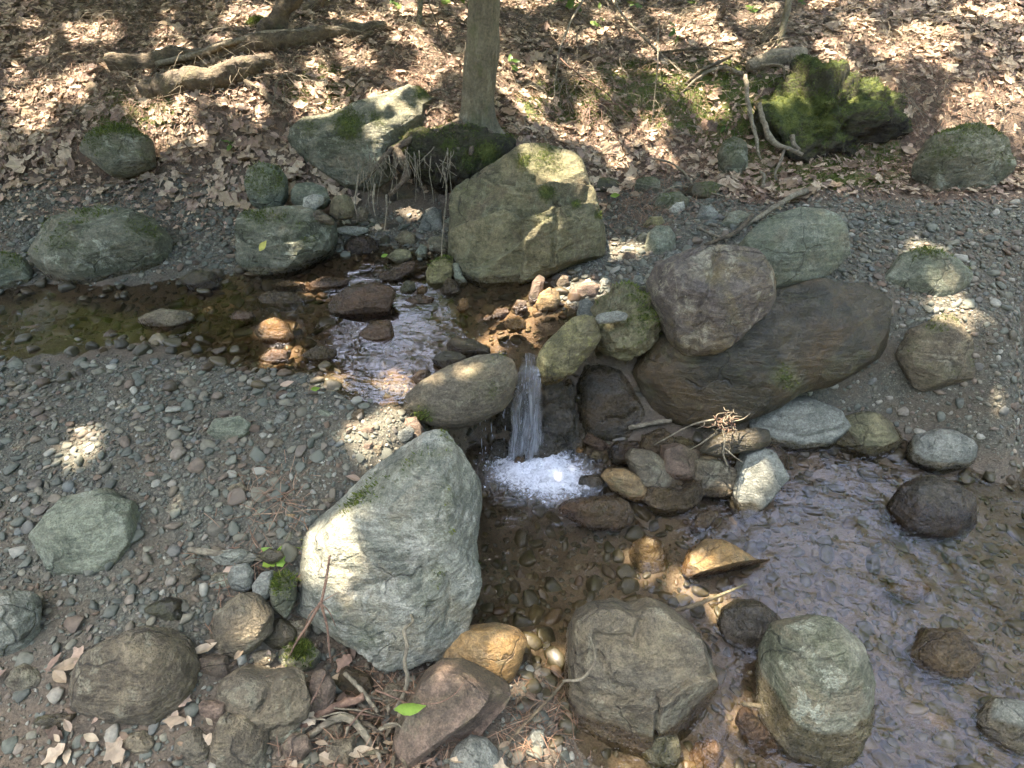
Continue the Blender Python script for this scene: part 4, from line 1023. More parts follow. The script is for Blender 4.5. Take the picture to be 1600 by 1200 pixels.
# --- lower pool, right side
for lab, po, z, mt, kw in [
    ("angular brown wedge of rock beside the lower pool", [(980, 715), (990, 703), (1020, 708), (1040, 722), (1064, 745), (1060, 768), (1020, 768), (995, 745)], .0, 'tan', dict(wet=.03, n=40, e=.45, nf=3, fo=(.85, .97), chips=3, facets=[(1035, 745, .6, (.4, .3, .8))])),
    ("rusty cube of rock behind the angular brown wedge", [(1036, 735), (1037, 698), (1060, 695), (1087, 705), (1090, 730), (1070, 748)], .02, 'red', dict(wet=.05, n=36, e=.4, nf=2, fo=(.85, .97), chips=3)),
    ("square brown block left of the pointed grey stone", [(1083, 745), (1085, 718), (1115, 717), (1148, 735), (1150, 755), (1130, 770), (1095, 765)], .0, 'tan', dict(wet=.03, n=36, e=.4, nf=2, fo=(.85, .97), chips=3)),
    ("pointed grey stone standing at the edge of bright water", [(1147, 770), (1155, 735), (1165, 712), (1190, 702), (1205, 708), (1223, 745), (1200, 765), (1180, 785), (1160, 797)], -.01, 'grey', dict(wet=.02, n=40, e=.5, nf=2, fo=(.9, .97), facets=[(1185, 750, .7, (-.15, .1, 1))])),
    ("golden egg-shaped wet stone near the waterfall foam", [(941, 745), (950, 735), (975, 733), (998, 745), (1013, 768), (1016, 779), (990, 778), (960, 766)], -.005, 'gold', dict(wet=.02, n=34, nf=2, amp=.015, chips=4)),
    ("brown wet stone lying in the pool below the golden stone", [(872, 800), (885, 785), (930, 778), (975, 780), (988, 795), (982, 815), (960, 823), (915, 818)], -.01, 'red', dict(wet=.3, n=38, nf=3)),
    ("orange-topped wedge rock in the right-hand current", [(1073, 895), (1080, 865), (1105, 848), (1135, 848), (1170, 870), (1208, 890), (1150, 902), (1100, 908)], -.01, 'gold', dict(wet=.035, n=44, e=.6, nf=3, facets=[(1130, 880, .55, (.2, -.8, .5))])),
    ("dark wet rock in the current above the far-right boulder", [(1127, 975), (1135, 955), (1155, 942), (1185, 942), (1215, 965), (1226, 985), (1205, 1000), (1165, 1005), (1138, 995)], -.01, 'wetdark', dict( n=40, nf=5)),
    ("round green stone under the shallow near water", [(1005, 1175), (1012, 1152), (1035, 1145), (1058, 1155), (1061, 1178), (1045, 1195), (1018, 1195)], -.02, 'green', dict(wet=.3, n=28, nf=2)),
    ("brown round stone under water above the split-faced boulder", [(985, 870), (992, 848), (1010, 838), (1032, 848), (1040, 875), (1030, 900), (1005, 902)], -.10, 'tan', dict(wet=.3, n=26, nf=2)),
    ("small dark red stone in the water below the brown block", [(1080, 825), (1090, 805), (1110, 795), (1118, 805), (1108, 822), (1092, 830)], -.02, 'red', dict(wet=.3, n=20)),
    ("dark stone at the waterline under the angular wedge", [(1018, 790), (1025, 768), (1060, 760), (1090, 775), (1075, 795), (1040, 800)], -.04, 'wetdark', dict( n=26)),
    ("reddish long stone under the right-hand near water", [(1150, 1130), (1165, 1105), (1190, 1130), (1215, 1165), (1200, 1180), (1170, 1160)], -.05, 'red', dict(wet=.3, n=24)),
    ("pinkish flat stone under the shallows near the green stone", [(1075, 1190), (1090, 1165), (1115, 1155), (1130, 1170), (1115, 1200), (1085, 1205)], -.05, 'red', dict(wet=.3, n=22)),
    ("dark reddish flat stone at the foot of the wet rounded boulder", [(912, 690), (920, 676), (945, 690), (955, 700), (935, 702)], .0, 'red', dict(wet=.3, n=18)),
    ("dark dripping stone right of the waterfall", [(868, 640), (874, 605), (890, 592), (898, 608), (896, 630), (880, 645)], .12, 'wetdark', dict( n=26)),
    ("dark stone in the splash left of the waterfall foot", [(760, 720), (770, 690), (790, 685), (798, 705), (790, 725)], -.02, 'wetdark', dict( n=24)),
    ("tiny brown stone in the foam under the waterfall", [(803, 722), (808, 713), (818, 714), (821, 722), (813, 728)], .0, 'red', dict(wet=.6, n=14)),
    ("leaning brown slab between the wedge and the great dark boulder", [(1000, 700), (1008, 680), (1035, 670), (1050, 684), (1045, 704), (1020, 712)], .03, 'tan', dict(wet=.2, n=28, e=.5, nf=3)),
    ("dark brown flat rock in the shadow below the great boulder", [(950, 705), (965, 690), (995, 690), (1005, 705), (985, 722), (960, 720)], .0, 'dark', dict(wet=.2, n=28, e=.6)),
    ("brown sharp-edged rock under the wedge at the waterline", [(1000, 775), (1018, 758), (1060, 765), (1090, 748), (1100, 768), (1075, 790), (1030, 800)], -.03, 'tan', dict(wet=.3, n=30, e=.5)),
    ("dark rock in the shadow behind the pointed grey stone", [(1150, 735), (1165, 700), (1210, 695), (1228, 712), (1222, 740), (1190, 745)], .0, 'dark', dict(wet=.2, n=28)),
    ("dark filler rock standing in for the shaded hollow between the wet rounded boulder and the great boulder", [(960, 590), (980, 560), (1010, 556), (1025, 600), (1015, 650), (990, 670), (972, 640)], .05, 'dark', dict(n=30, sink=0, t=2.5)),  # added dark filler, takes the place of the hollow's deep shade
    ("low dark rock between the splash and the golden stone", [(895, 765), (910, 745), (938, 742), (945, 758), (925, 775)], -.03, 'wetdark', dict(n=24)),
    ("mossy dark stone on the shore behind the rusty cube", [(1045, 700), (1050, 684), (1065, 682), (1085, 694), (1075, 704)], .03, 'olive', dict(wet=.3, n=20)),
    ("small yellow stone at the edge of the splash", [(898, 705), (904, 698), (912, 702), (908, 711), (900, 711)], -.01, 'gold', dict(wet=.3, n=14)),
    ("small tan stone next to the yellow stone by the splash", [(920, 715), (928, 704), (942, 708), (942, 718), (928, 721)], -.01, 'tan', dict(wet=.3, n=16))]:
    kw = dict(kw); cx_ = sum(p[0] for p in po) / len(po); cy_ = sum(p[1] for p in po) / len(po); b_ = max(p[1] for p in po)
    po = [(cx_ + (p[0] - cx_) * 1.08, cy_ + (p[1] - cy_) * 1.08) for p in po]
    rock(S_, lab, "stone", po, (cx_, b_, z), mt, **{**dict(dep=.7, sink=.25, chips=8), **kw})
rock("flat_rock", "dark weathered flat slab carrying a tangle of roots", "stone", [(1088, 705), (1095, 692), (1130, 678), (1175, 667), (1200, 672), (1211, 685), (1205, 697), (1160, 705), (1120, 714)], None, 'dark', t=2.16, n=40, dep=.4, e=.7, sink=0, strata=.03, sdir=(.1, .2, 1), sfreq=12)
# the rock face behind the fall, dark and dripping
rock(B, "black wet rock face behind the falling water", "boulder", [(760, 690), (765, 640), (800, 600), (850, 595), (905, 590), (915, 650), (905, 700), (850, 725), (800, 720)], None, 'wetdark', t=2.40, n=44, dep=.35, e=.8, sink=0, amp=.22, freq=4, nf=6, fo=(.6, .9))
# --- near left bank
for lab, po, z, mt, kw in [
    ("golden rounded stone at the foot of the largest pale boulder", [(690, 1020), (700, 998), (730, 982), (775, 977), (810, 985), (825, 1000), (815, 1030), (795, 1055), (770, 1070), (735, 1055), (705, 1040)], .02, 'gold', dict(n=48, nf=2, fo=(.92, .99), amp=.025, chips=6)),
    ("reddish wedge-shaped block with a green leaf on top", [(622, 1130), (640, 1095), (660, 1062), (685, 1045), (720, 1045), (765, 1065), (800, 1085), (785, 1110), (750, 1140), (715, 1170), (680, 1188), (645, 1185), (625, 1160)], .1, 'red', dict(n=72, e=.55, dep=.9, nf=0, chips=3, amp=.022, facets=[(700, 1105, .80, (-.22, .52, .82)), (712, 1118, .78, (.44, -.55, .70))], ledges=[([(770, 1070), (735, 1105), (690, 1140), (650, 1175)][::-1], 60, .05)])),
    ("smooth grey stone at the bottom edge beside the reddish block", [(700, 1190), (712, 1168), (735, 1152), (760, 1158), (780, 1180), (785, 1210), (770, 1235), (725, 1235), (705, 1215)], .1, 'grey', dict(n=36, nf=1, amp=.015, chips=4)),
    ("layered tan rock at the left edge with dead leaves on it", [(330, 970), (345, 945), (375, 928), (400, 935), (425, 960), (425, 985), (400, 1005), (370, 1020), (335, 1015)], .22, 'tan', dict(n=44, e=.65, strata=.025, sdir=(.5, .3, 1), sfreq=10)),
    ("mossy upright stone left of the largest pale boulder", [(421, 920), (432, 897), (450, 893), (462, 905), (460, 935), (448, 958), (432, 948)], .24, 'mossy', dict(n=30, moss=.3, nf=5)),
    ("angular pale stone pair above the layered tan rock", [(355, 900), (365, 883), (385, 880), (395, 895), (390, 918), (370, 924)], .29, 'grey', dict(n=26, nf=7)),
    ("flat pale slab beside the stick at the left edge", [(320, 872), (345, 860), (385, 858), (402, 868), (395, 878), (350, 882)], .32, 'pale', dict(n=26, dep=.5, nf=5)),
    ("dark flat stone under the stick at the left edge", [(398, 870), (420, 857), (440, 862), (446, 872), (425, 880)], .33, 'dark', dict(n=20, dep=.5)),
    ("knobbly stone with yellow moss in front of the largest boulder", [(430, 1025), (435, 1008), (460, 1003), (485, 1008), (500, 1022), (495, 1038), (470, 1048), (440, 1042)], .13, 'mossy', dict(n=30, amp=.08, moss=.5, mossv=[(470, 1015, 18, .9)])),
    ("brown pink-veined boulder at the lower left edge", [(335, 1090), (345, 1060), (380, 1046), (420, 1055), (455, 1050), (480, 1060), (492, 1090), (485, 1120), (450, 1138), (395, 1140), (350, 1130)], .16, 'tan', dict(n=52, amp=.06, nf=3, cracks=[([(432, 1050), (430, 1075), (420, 1090)], 4, .02), ([(420, 1130), (450, 1115), (480, 1120)], 5, .015)])),
    ("thin reddish slab on edge beside the pink-veined boulder", [(486, 1118), (483, 1070), (490, 1042), (510, 1045), (526, 1075), (515, 1105), (500, 1125)], .12, 'red', dict(n=28, dep=.4, e=.6)),
    ("shadowed brown rock at the bottom left corner", [(330, 1150), (350, 1115), (385, 1120), (415, 1150), (420, 1190), (400, 1225), (340, 1225)], .17, 'tan', dict(n=36)),
    ("flat grey slab in the crowd of stones left of the mossy upright stone", [(395, 915), (408, 895), (425, 892), (428, 912), (415, 935), (400, 932)], .27, 'grey', dict(n=24, e=.55)),
    ("split tan stone above the knobbly mossy stone", [(440, 985), (455, 965), (478, 968), (485, 990), (465, 1003), (445, 1000)], .15, 'tan', dict(n=24, e=.55)),
    ("dark angular stone in the hollow under the largest boulder", [(520, 1060), (540, 1040), (575, 1055), (585, 1080), (555, 1092), (528, 1082)], .05, 'dark', dict(n=24, e=.55)),
    ("brown stone in the hollow beside the wavy vine stem", [(590, 1090), (605, 1070), (625, 1072), (628, 1092), (608, 1102)], .06, 'tan', dict(n=20, e=.6)),
    ("small grey stone by the needles at the bottom", [(820, 1160), (832, 1140), (850, 1142), (852, 1165), (838, 1178)], .03, 'grey', dict(n=20)),
    ("brown stone at the bottom left under the arched driftwood", [(505, 1185), (520, 1160), (550, 1158), (560, 1180), (545, 1200), (515, 1202)], .13, 'tan', dict(n=24, e=.6)),
    ("broken reddish stone beneath the knotted stick", [(440, 1165), (455, 1148), (480, 1150), (488, 1170), (470, 1184), (448, 1180)], .15, 'red', dict(n=22, e=.55)),
    ("dark tan stone buried behind the knobbly mossy stone", [(395, 1000), (415, 975), (440, 965), (465, 985), (460, 1005), (430, 1012)], .17, 'dark', dict(n=26))]:
    kw = dict(kw)
    rock("flat_rock" if "slab" in lab else ("boulder" if "boulder" in lab else S_), lab, "stone", po, (sum(p[0] for p in po) / len(po), min(max(p[1] for p in po), 1195), z), mt, **{**dict(dep=.7, sink=.22), **kw})
# --- larger stones lying on the gravel bar
for lab, po, mt in [
    ("long flat grey stone tipped against the largest pale boulder", [(605, 690), (612, 680), (640, 665), (648, 672), (645, 684), (620, 695)], 'grey'),
    ("tan block stone behind the long flat grey stone", [(628, 665), (632, 653), (650, 651), (660, 668), (661, 684), (648, 684), (645, 668)], 'red'),
    ("small brown square stone in front of the long flat stone", [(580, 702), (585, 695), (597, 697), (596, 708), (584, 713)], 'tan'),
    ("broad dark blue-grey slab at the left edge of the gravel bar", [(325, 675), (335, 655), (375, 650), (392, 662), (385, 680), (350, 690)], 'green'),
    ("pale four-sided flat stone on the gravel bar", [(427, 662), (433, 648), (447, 641), (452, 646), (445, 658), (432, 664)], 'grey'),
    ("pale triangular stone beside the four-sided flat stone", [(409, 660), (424, 657), (423, 667), (418, 670)], 'pale'),
    ("rounded striped tan stone on the gravel bar", [(422, 692), (427, 685), (436, 685), (444, 693), (438, 702), (427, 702)], 'tan'),
    ("long dark flat stone on the upper gravel bar", [(495, 640), (505, 640), (524, 647), (520, 653), (502, 650)], 'green'),
    ("flat tan stone half out of the water by the gravel bar", [(597, 622), (603, 613), (620, 622), (622, 632), (606, 632)], 'gold'),
    ("dark flat stone at the water's edge near the oblong boulder", [(545, 652), (555, 638), (568, 640), (568, 652), (556, 658)], 'dark'),
    ("smooth blue-grey oval stone beside the largest boulder", [(455, 816), (465, 808), (485, 806), (492, 814), (480, 823), (462, 825)], 'grey'),
    ("pale grey oval stone on the lower gravel bar", [(373, 790), (385, 782), (398, 783), (396, 793), (382, 798)], 'pale'),
    ("tan flat stone half buried on the lower gravel bar", [(352, 768), (362, 757), (378, 753), (388, 766), (375, 773), (358, 774)], 'tan'),
    ("dark grey oblong stone on the lower gravel bar", [(395, 805), (405, 795), (417, 793), (414, 804), (400, 811)], 'green'),
    ("bluish-grey leaf-shaped stone on the lower gravel bar", [(436, 850), (440, 838), (455, 830), (457, 840), (447, 852)], 'green'),
    ("flat buried brown slab in the middle of the gravel bar", [(475, 778), (490, 774), (522, 778), (525, 785), (500, 786)], 'tan'),
    ("small orange stone on the lower gravel bar", [(440, 808), (450, 802), (462, 804), (458, 812), (446, 813)], 'gold'),
    ("small rust-coloured stone in the middle of the gravel bar", [(538, 740), (546, 733), (557, 737), (554, 746), (542, 747)], 'red'),
    ("white pebble stone in the middle of the gravel bar", [(492, 722), (500, 716), (509, 720), (506, 726), (496, 727)], 'white'),
    ("flat pink stone in the sunny gravel patch", [(560, 672), (570, 666), (585, 667), (583, 676), (568, 679)], 'red'),
    ("pale pink slab stone in the sunny gravel patch", [(562, 700), (572, 692), (583, 691), (578, 702), (566, 706)], 'red')]:
    b = max(p[1] for p in po)
    h = hit(sum(p[0] for p in po) / len(po), b)
    rock(S_ if "slab" not in lab else "flat_rock", lab, "stone", po, (po[0][0] + 10, b, float(h[2]) - .003), mt, n=20 if abs(po[0][0] - po[len(po) // 2][0]) > 22 else 13, dep=.55, e=.68, nf=5, fo=(.82, .96), amp=.03, sink=.2)
# --- beyond the sides of the photograph the stream goes on
for lab, po, z, mt, kw in [
    ("broad mossy boulder on the far left shore of the upper pool", [(60, 400), (90, 345), (160, 320), (230, 335), (262, 375), (250, 425), (180, 448), (95, 442)], .41, 'mossy', dict(n=52, nf=5, moss=.3, wet=.45)),
    ("low grey boulder at the far left of the upper pool", [(-60, 430), (-20, 395), (30, 400), (48, 430), (30, 455), (-40, 460)], .41, 'green', dict(n=36, moss=.3, wet=.45)),
    ("flat tan rock breaking the water at the far left", [(215, 500), (250, 482), (300, 487), (310, 503), (270, 515), (225, 513)], .4, 'tan', dict(n=28, wet=.435)),
    ("rounded grey boulder half buried in the far left gravel", [(60, 830), (90, 780), (150, 765), (205, 790), (220, 840), (185, 885), (110, 890)], .33, 'green', dict(n=48, nf=3)),
    ("angular brown boulder at the far left of the near bank", [(120, 1060), (150, 1000), (220, 975), (280, 1000), (310, 1055), (280, 1105), (200, 1125), (140, 1105)], .25, 'tan', dict(n=52, nf=7)),
    ("pale flat boulder on the far left gravel", [(-80, 960), (-30, 925), (40, 930), (70, 970), (40, 1010), (-50, 1015)], .33, 'pale', dict(n=40)),
    ("dark boulder in the water at the far right", [(1390, 800), (1410, 760), (1460, 742), (1510, 765), (1525, 805), (1490, 835), (1420, 835)], -.02, 'wetdark', dict(n=44, wet=.08)),
    ("rust-brown boulder below the far right bank", [(1400, 620), (1420, 560), (1480, 520), (1550, 530), (1590, 580), (1580, 640), (1510, 670), (1430, 665)], .0, 'dark', dict(n=52, nf=5, wet=.05, moss=.2)),
    ("grey boulder on the gravel at the far right", [(1380, 440), (1400, 400), (1450, 385), (1500, 405), (1510, 445), (1470, 470), (1410, 470)], .46, 'green', dict(n=44, moss=.25)),
    ("mossy boulder in the far right bank", [(1430, 260), (1450, 215), (1510, 195), (1560, 225), (1570, 270), (1520, 300), (1450, 295)], .62, 'mossy', dict(n=40, moss=.5)),
    ("brown wet rock in the near water at the far right", [(1420, 1020), (1450, 985), (1500, 985), (1530, 1020), (1505, 1055), (1450, 1055)], -.02, 'tan', dict(n=36, wet=.06)),
    ("smooth grey stone in the near water at the far right corner", [(1530, 1130), (1560, 1095), (1610, 1100), (1630, 1140), (1600, 1175), (1550, 1170)], -.02, 'grey', dict(n=32, wet=.05)),
    ("flat golden rock under the far right current", [(1380, 920), (1410, 905), (1450, 912), (1455, 930), (1410, 938)], -.05, 'gold', dict(n=24, wet=.3)),
    ("mossy rock in the far left leafy bank", [(130, 240), (150, 205), (200, 195), (240, 220), (235, 255), (180, 268)], .7, 'mossy', dict(n=36, moss=.5)),
    ("brown boulder on the slope right of the great dark boulder", [(1400, 560), (1415, 515), (1460, 490), (1510, 500), (1530, 545), (1505, 590), (1440, 600)], .25, 'tan', dict(n=44, moss=.2)),
    ("olive boulder at the water's edge on the far right", [(1300, 690), (1315, 655), (1350, 640), (1395, 655), (1405, 690), (1370, 712), (1325, 712)], -.02, 'olive', dict(n=40, wet=.05)),
    ("angular grey rock on the far right shore", [(1420, 715), (1435, 680), (1480, 668), (1520, 690), (1515, 722), (1465, 735)], .0, 'grey', dict(n=36, wet=.04)),
    ("small dark rock at the far left waterline", [(280, 440), (300, 420), (335, 425), (345, 445), (315, 458)], .41, 'dark', dict(n=24, wet=.45))]:
    kw = dict(kw)
    rock(B if "boulder" in lab else S_, lab, "boulder" if "boulder" in lab else "stone", po, (sum(p[0] for p in po) / len(po), min(max(p[1] for p in po), 1195), z), mt, **{**dict(dep=.75, sink=.25, amp=.045), **kw})

# broken stones crowding the near left bank
rg = np.random.default_rng(83)
for (u_, v_, w_) in [(375, 1010, 26), (408, 1030, 20), (452, 1150, 24), (520, 1140, 22), (580, 1125, 20), (362, 1165, 26), (470, 1195, 24), (600, 1160, 18), (640, 1195, 20), (540, 1098, 18), (345, 905, 20), (378, 935, 16), (330, 1040, 30), (290, 900, 26), (255, 955, 30), (90, 1120, 34), (330, 1110, 26), (40, 1060, 28), (300, 1165, 30), (215, 1165, 26)]:
    a_ = np.sort(rg.uniform(0, 2 * math.pi, 7) * .35 + np.arange(7) * 2 * math.pi / 7)
    po = [(u_ + math.cos(q) * w_ * rg.uniform(.8, 1.2), v_ - math.sin(q) * w_ * rg.uniform(.55, .85)) for q in a_]
    b_ = min(max(p[1] for p in po), 1198); h = hit(u_, b_)
    mt_ = ('tan', 'red', 'dark', 'mossy', 'grey')[int(rg.integers(0, 5))]
    where = "in the tangle of sticks at the bottom left" if u_ > 430 else ("beside the layered tan rock at the left" if v_ < 1050 and u_ > 325 else "around the angular brown boulder of the far left bank" if u_ < 325 else "below the pink-veined boulder")
    rock(S_, {'tan': "tan", 'red': "reddish", 'dark': "dark brown", 'mossy': "mossy grey", 'grey': "pale grey"}[mt_] + " broken stone packed " + where, "stone", po, (u_, b_, float(h[2]) - .005), mt_, n=24, e=.55, dep=.7, sink=.2, chips=6, nf=4, fo=(.8, .95), moss=.1, group="broken stones of the near left bank")

# ------------------------------------------------------------------ pebbles, gravel and bed stones
def hidden(p, slack=0.0):
    """true where a point lies behind or inside the outline of a built rock"""
    u, v, d = project(p)
    h = np.zeros(len(p), bool)
    for P, tc, C, mr in ROCKS:
        h |= in_poly(u, v, P) & (d > tc - mr * 0.9)
    return h
def inside(p):
    h = np.zeros(len(p), bool)
    for P, tc, C, mr in ROCKS:
        h |= np.linalg.norm(p - C, axis=1) < mr * 0.75
    return h
def pebble_base(n, seed):
    rg = np.random.default_rng(seed)
    d, F = cs(n)
    if seed % 5 < 4: d = np.sign(d) * np.abs(d) ** 0.6
    v = d * np.array([1.0, rg.uniform(.45, .9), rg.uniform(.2, .45)])
    for k in range(rg.integers(5, 10)):
        w = rg.normal(size=3); w /= np.linalg.norm(w)
        o = np.max(v @ w) * rg.uniform(.55, .88)
        v = v - np.clip(v @ w - o, 0, None)[:, None] * w
    v = v + 0.06 * perlin(d * 1.7 + seed)[:, None] * d
    return v, F
PB = {n: [pebble_base(n, 50 + k) for k in range(10)] for n in (1, 2, 3)}
def frames(n, rg, normals=None, tilt=0.3):
    """n rotation matrices: random heading about the normal, some tilt"""
    if normals is None: normals = np.tile([0, 0, 1.0], (n, 1))
    z = normals + rg.normal(size=(n, 3)) * tilt; z /= np.linalg.norm(z, axis=1)[:, None]
    a = rg.normal(size=(n, 3)); x = a - (a * z).sum(1)[:, None] * z; x /= np.linalg.norm(x, axis=1)[:, None]
    return np.stack([x, np.cross(z, x), z], 2)
def scatter_mesh(bases, which, R, scale, pos, rnd):
    V = []; F = []; A = []; b = 0
    for k, (bv, bf) in enumerate(bases):
        m = np.where(which == k)[0]
        if not len(m): continue
        sc = scale[m]
        if sc.ndim == 1: sc = sc[:, None] * np.ones(3)
        v = np.einsum('nij,nkj->nki', R[m], bv[None] * sc[:, None, :]) + pos[m][:, None]
        V.append(v.reshape(-1, 3))
        F.append((bf[None] + (np.arange(len(m)) * len(bv))[:, None, None] + b).reshape(-1, bf.shape[1]))
        A.append(np.repeat(rnd[m], len(bv))); b += len(m) * len(bv)
    return np.vstack(V), np.vstack(F), np.concatenate(A)

def pick_points(W, n, rg, x0=-3.4, x1=3.4, y0=0.3, y1=4.0):
    out = []
    while sum(map(len, out)) < n:
        x = rg.uniform(x0, x1, n * 2); y = rg.uniform(y0, y1, n * 2)
        ok = rg.uniform(0, 1, n * 2) < sample(W, x, y)
        out.append(np.stack([x[ok], y[ok]], 1))
    p = np.vstack(out)[:n]
    return np.column_stack([p, gz(p[:, 0], p[:, 1])])

def spaced(p, r, fac=0.85):
    """keep the stones, largest first, that do not sit in one another"""
    order = np.argsort(-r); grid = {}; keep = []
    cell = 0.06
    for i in order:
        gx, gy = int(p[i, 0] // cell), int(p[i, 1] // cell); ok = True
        for a in (-1, 0, 1):
            for b in (-1, 0, 1):
                for j in grid.get((gx + a, gy + b), ()):
                    if (p[i, 0] - p[j, 0]) ** 2 + (p[i, 1] - p[j, 1]) ** 2 < (fac * (r[i] + r[j]) * 0.8) ** 2: ok = False; break
                if not ok: break
            if not ok: break
        if ok: keep.append(i); grid.setdefault((gx, gy), []).append(i)
    return np.array(keep)

rg = np.random.default_rng(21)
dry = np.clip(W_GRAV * (1 - W_BED), 0, 1) + 0.6 * ((YY < 1.2) & (ZZ > 0.0) & (XX < 0.35)) * (1 - W_GRAV)
dry = np.clip(dry, 0, 1)
sort_ = sstep(fbm(np.stack([XX.ravel() * 2.2, YY.ravel() * 3.0, XX.ravel() * 0 + 8], 1), 3).reshape(XX.shape), -.28, .18)
coarse = dry * (0.45 + 0.55 * sort_)
p = pick_points(coarse, 38000, rg, -2.8, 3.0, 0.4, 3.5)
r = np.clip(0.0080 * np.exp(rg.normal(size=len(p)) * 0.52), 0.0048, 0.030)
k = spaced(p, r, 0.72); p = p[k]; r = r[k]
ins = inside(p); p = p[~ins]; r = r[~ins]
u, v, d = project(p)
px = r * FPX / d
seen = (u > 352) & (u < 1248) & (v > 250) & (v < 1198) & ~hidden(p)
order = np.argsort(-np.where(seen, px, 0))[:285]
one = np.zeros(len(p), bool); one[order] = True
ME_P = [mesh_data("pebble", bv, bf, {"rnd": np.zeros(len(bv))}) for bv, bf in PB[3]]
for me in ME_P: me.materials.append(M['pebble'])
R = frames(len(p), rg, gnormal(p[:, 0], p[:, 1]), 0.22)
from mathutils import Matrix
for i in order:
    o = link("pebble", ME_P[i % 10], None)
    m4 = np.eye(4); m4[:3, :3] = R[i] * (r[i] * rg.uniform(.85, 1.15)); m4[:3, 3] = p[i] + [0, 0, r[i] * 0.22]
    o.matrix_world = Matrix(m4.tolist())
    if u[i] < 720 and v[i] < 1000:
        if v[i] < 735: tag(o, "loose stone among the coarse gravel between the upper pool and the largest pale boulder", "pebble", "pebbles on the upper gravel bar")
        else: tag(o, "loose stone on the lower gravel bar left of the largest pale boulder", "pebble", "pebbles on the lower gravel bar")
    elif v[i] < 520: tag(o, "loose stone on the gravel spit between the olive boulder and the perched boulder", "pebble", "pebbles on the gravel spit")
    else: tag(o, "loose stone among the debris on the near bank at the bottom of the scene", "pebble", "pebbles on the near bank")
q = ~one
n2 = rg.integers(0, 10, q.sum())
V, F, A = scatter_mesh(PB[2], n2, R[q], r[q], p[q] + np.array([0, 0, 1.0]) * (r[q] * 0.2)[:, None], rg.uniform(0, 1, q.sum()))
tag(obj("gravel", V, F, M['pebble'], attrs={"rnd": A}), "fine grey-green gravel between the boulders", "gravel", kind="stuff")
# fine grit between
p = pick_points(dry, 30000, rg, -2.4, 2.6, 0.4, 3.5)
r = rg.uniform(0.0025, 0.0065, len(p))
V, F, A = scatter_mesh(PB[1], rg.integers(0, 10, len(p)), frames(len(p), rg, None, 0.5), r, p + np.array([0, 0, 1.0]) * (r * 0.3)[:, None], rg.uniform(0, 1, len(p)))
tag(obj("grit", V, F, M['pebble'], attrs={"rnd": A}), "coarse sand and grit of the gravel bars", "gravel", kind="stuff")
# stones of the stream bed: broken plates rather than rounded pebbles
def plate_base(seed):
    rg = np.random.default_rng(seed)
    d, F = cs(4)
    v = np.sign(d) * np.abs(d) ** 0.7 * np.array([1.0, rg.uniform(.55, .95), rg.uniform(.18, .4)])
    for k in range(9):
        w = rg.normal(size=3) * np.array([1, 1, .5]); w /= np.linalg.norm(w)
        v = v - np.clip(v @ w - np.max(v @ w) * rg.uniform(.55, .85), 0, None)[:, None] * w
    return v + 0.05 * fbm(d * 3 + seed, 3)[:, None] * d, F
BB = [plate_base(700 + k) for k in range(8)]
p = pick_points(np.clip(W_BED, 0, 1), 13000, rg, -2.8, 3.2, 0.35, 3.4)
r = np.clip(0.012 * np.exp(rg.normal(size=len(p)) * 0.6), 0.005, 0.05)
k = spaced(p, r, 0.66); p = p[k]; r = r[k]
V, F, A = scatter_mesh(BB, rg.integers(0, 8, len(p)), frames(len(p), rg, None, 0.3), r, p + np.array([0, 0, 1.0]) * (r * 0.06)[:, None], rg.uniform(0, 1, len(p)))
tag(obj("bed_stones", V, F, M['bedstone'], attrs={"rnd": A}), "brown stones covering the bed of the stream", "stream bed", kind="stuff")

# stones half sunk along the shores
rg = np.random.default_rng(57)
Wsh = np.exp(-((ZZ - ZU) / 0.016) ** 2) * ((YY > 1.5) & (YY < 3.2) & (XX < 0.5)) + np.exp(-(ZZ / 0.03) ** 2) * (YY < 2.2)
p = pick_points(np.clip(Wsh, 0, 1), 420, rg, -2.6, 2.8, 0.42, 3.2)
r = rg.uniform(.014, .042, len(p)); k = spaced(p, r, .9); p = p[k]; r = r[k]
k = ~inside(p) & ~hidden(p); p = p[k][:130]; r = r[k][:130]
ME_B = [mesh_data("shore_stone", bv, bf, {"rnd": np.zeros(len(bv))}) for bv, bf in [plate_base(740 + k) for k in range(8)]]
for me in ME_B: me.materials.append(M['bedstone'])
R = frames(len(p), rg, None, .25)
for i in range(len(p)):
    o = link("shore_stone", ME_B[i % 8], None)
    m4 = np.eye(4); m4[:3, :3] = R[i] @ np.diag([r[i], r[i], r[i] * 1.5]); m4[:3, 3] = p[i] + [0, 0, r[i] * .15]
    o.matrix_world = Matrix(m4.tolist())
    if p[i, 1] > 1.62 or p[i, 2] > .3: tag(o, "wet brown stone half sunk along the edge of the upper pool", "stone", "stones along the upper pool's edge")
    else: tag(o, "wet brown stone half sunk along the edge of the lower pool", "stone", "stones along the lower pool's edge")

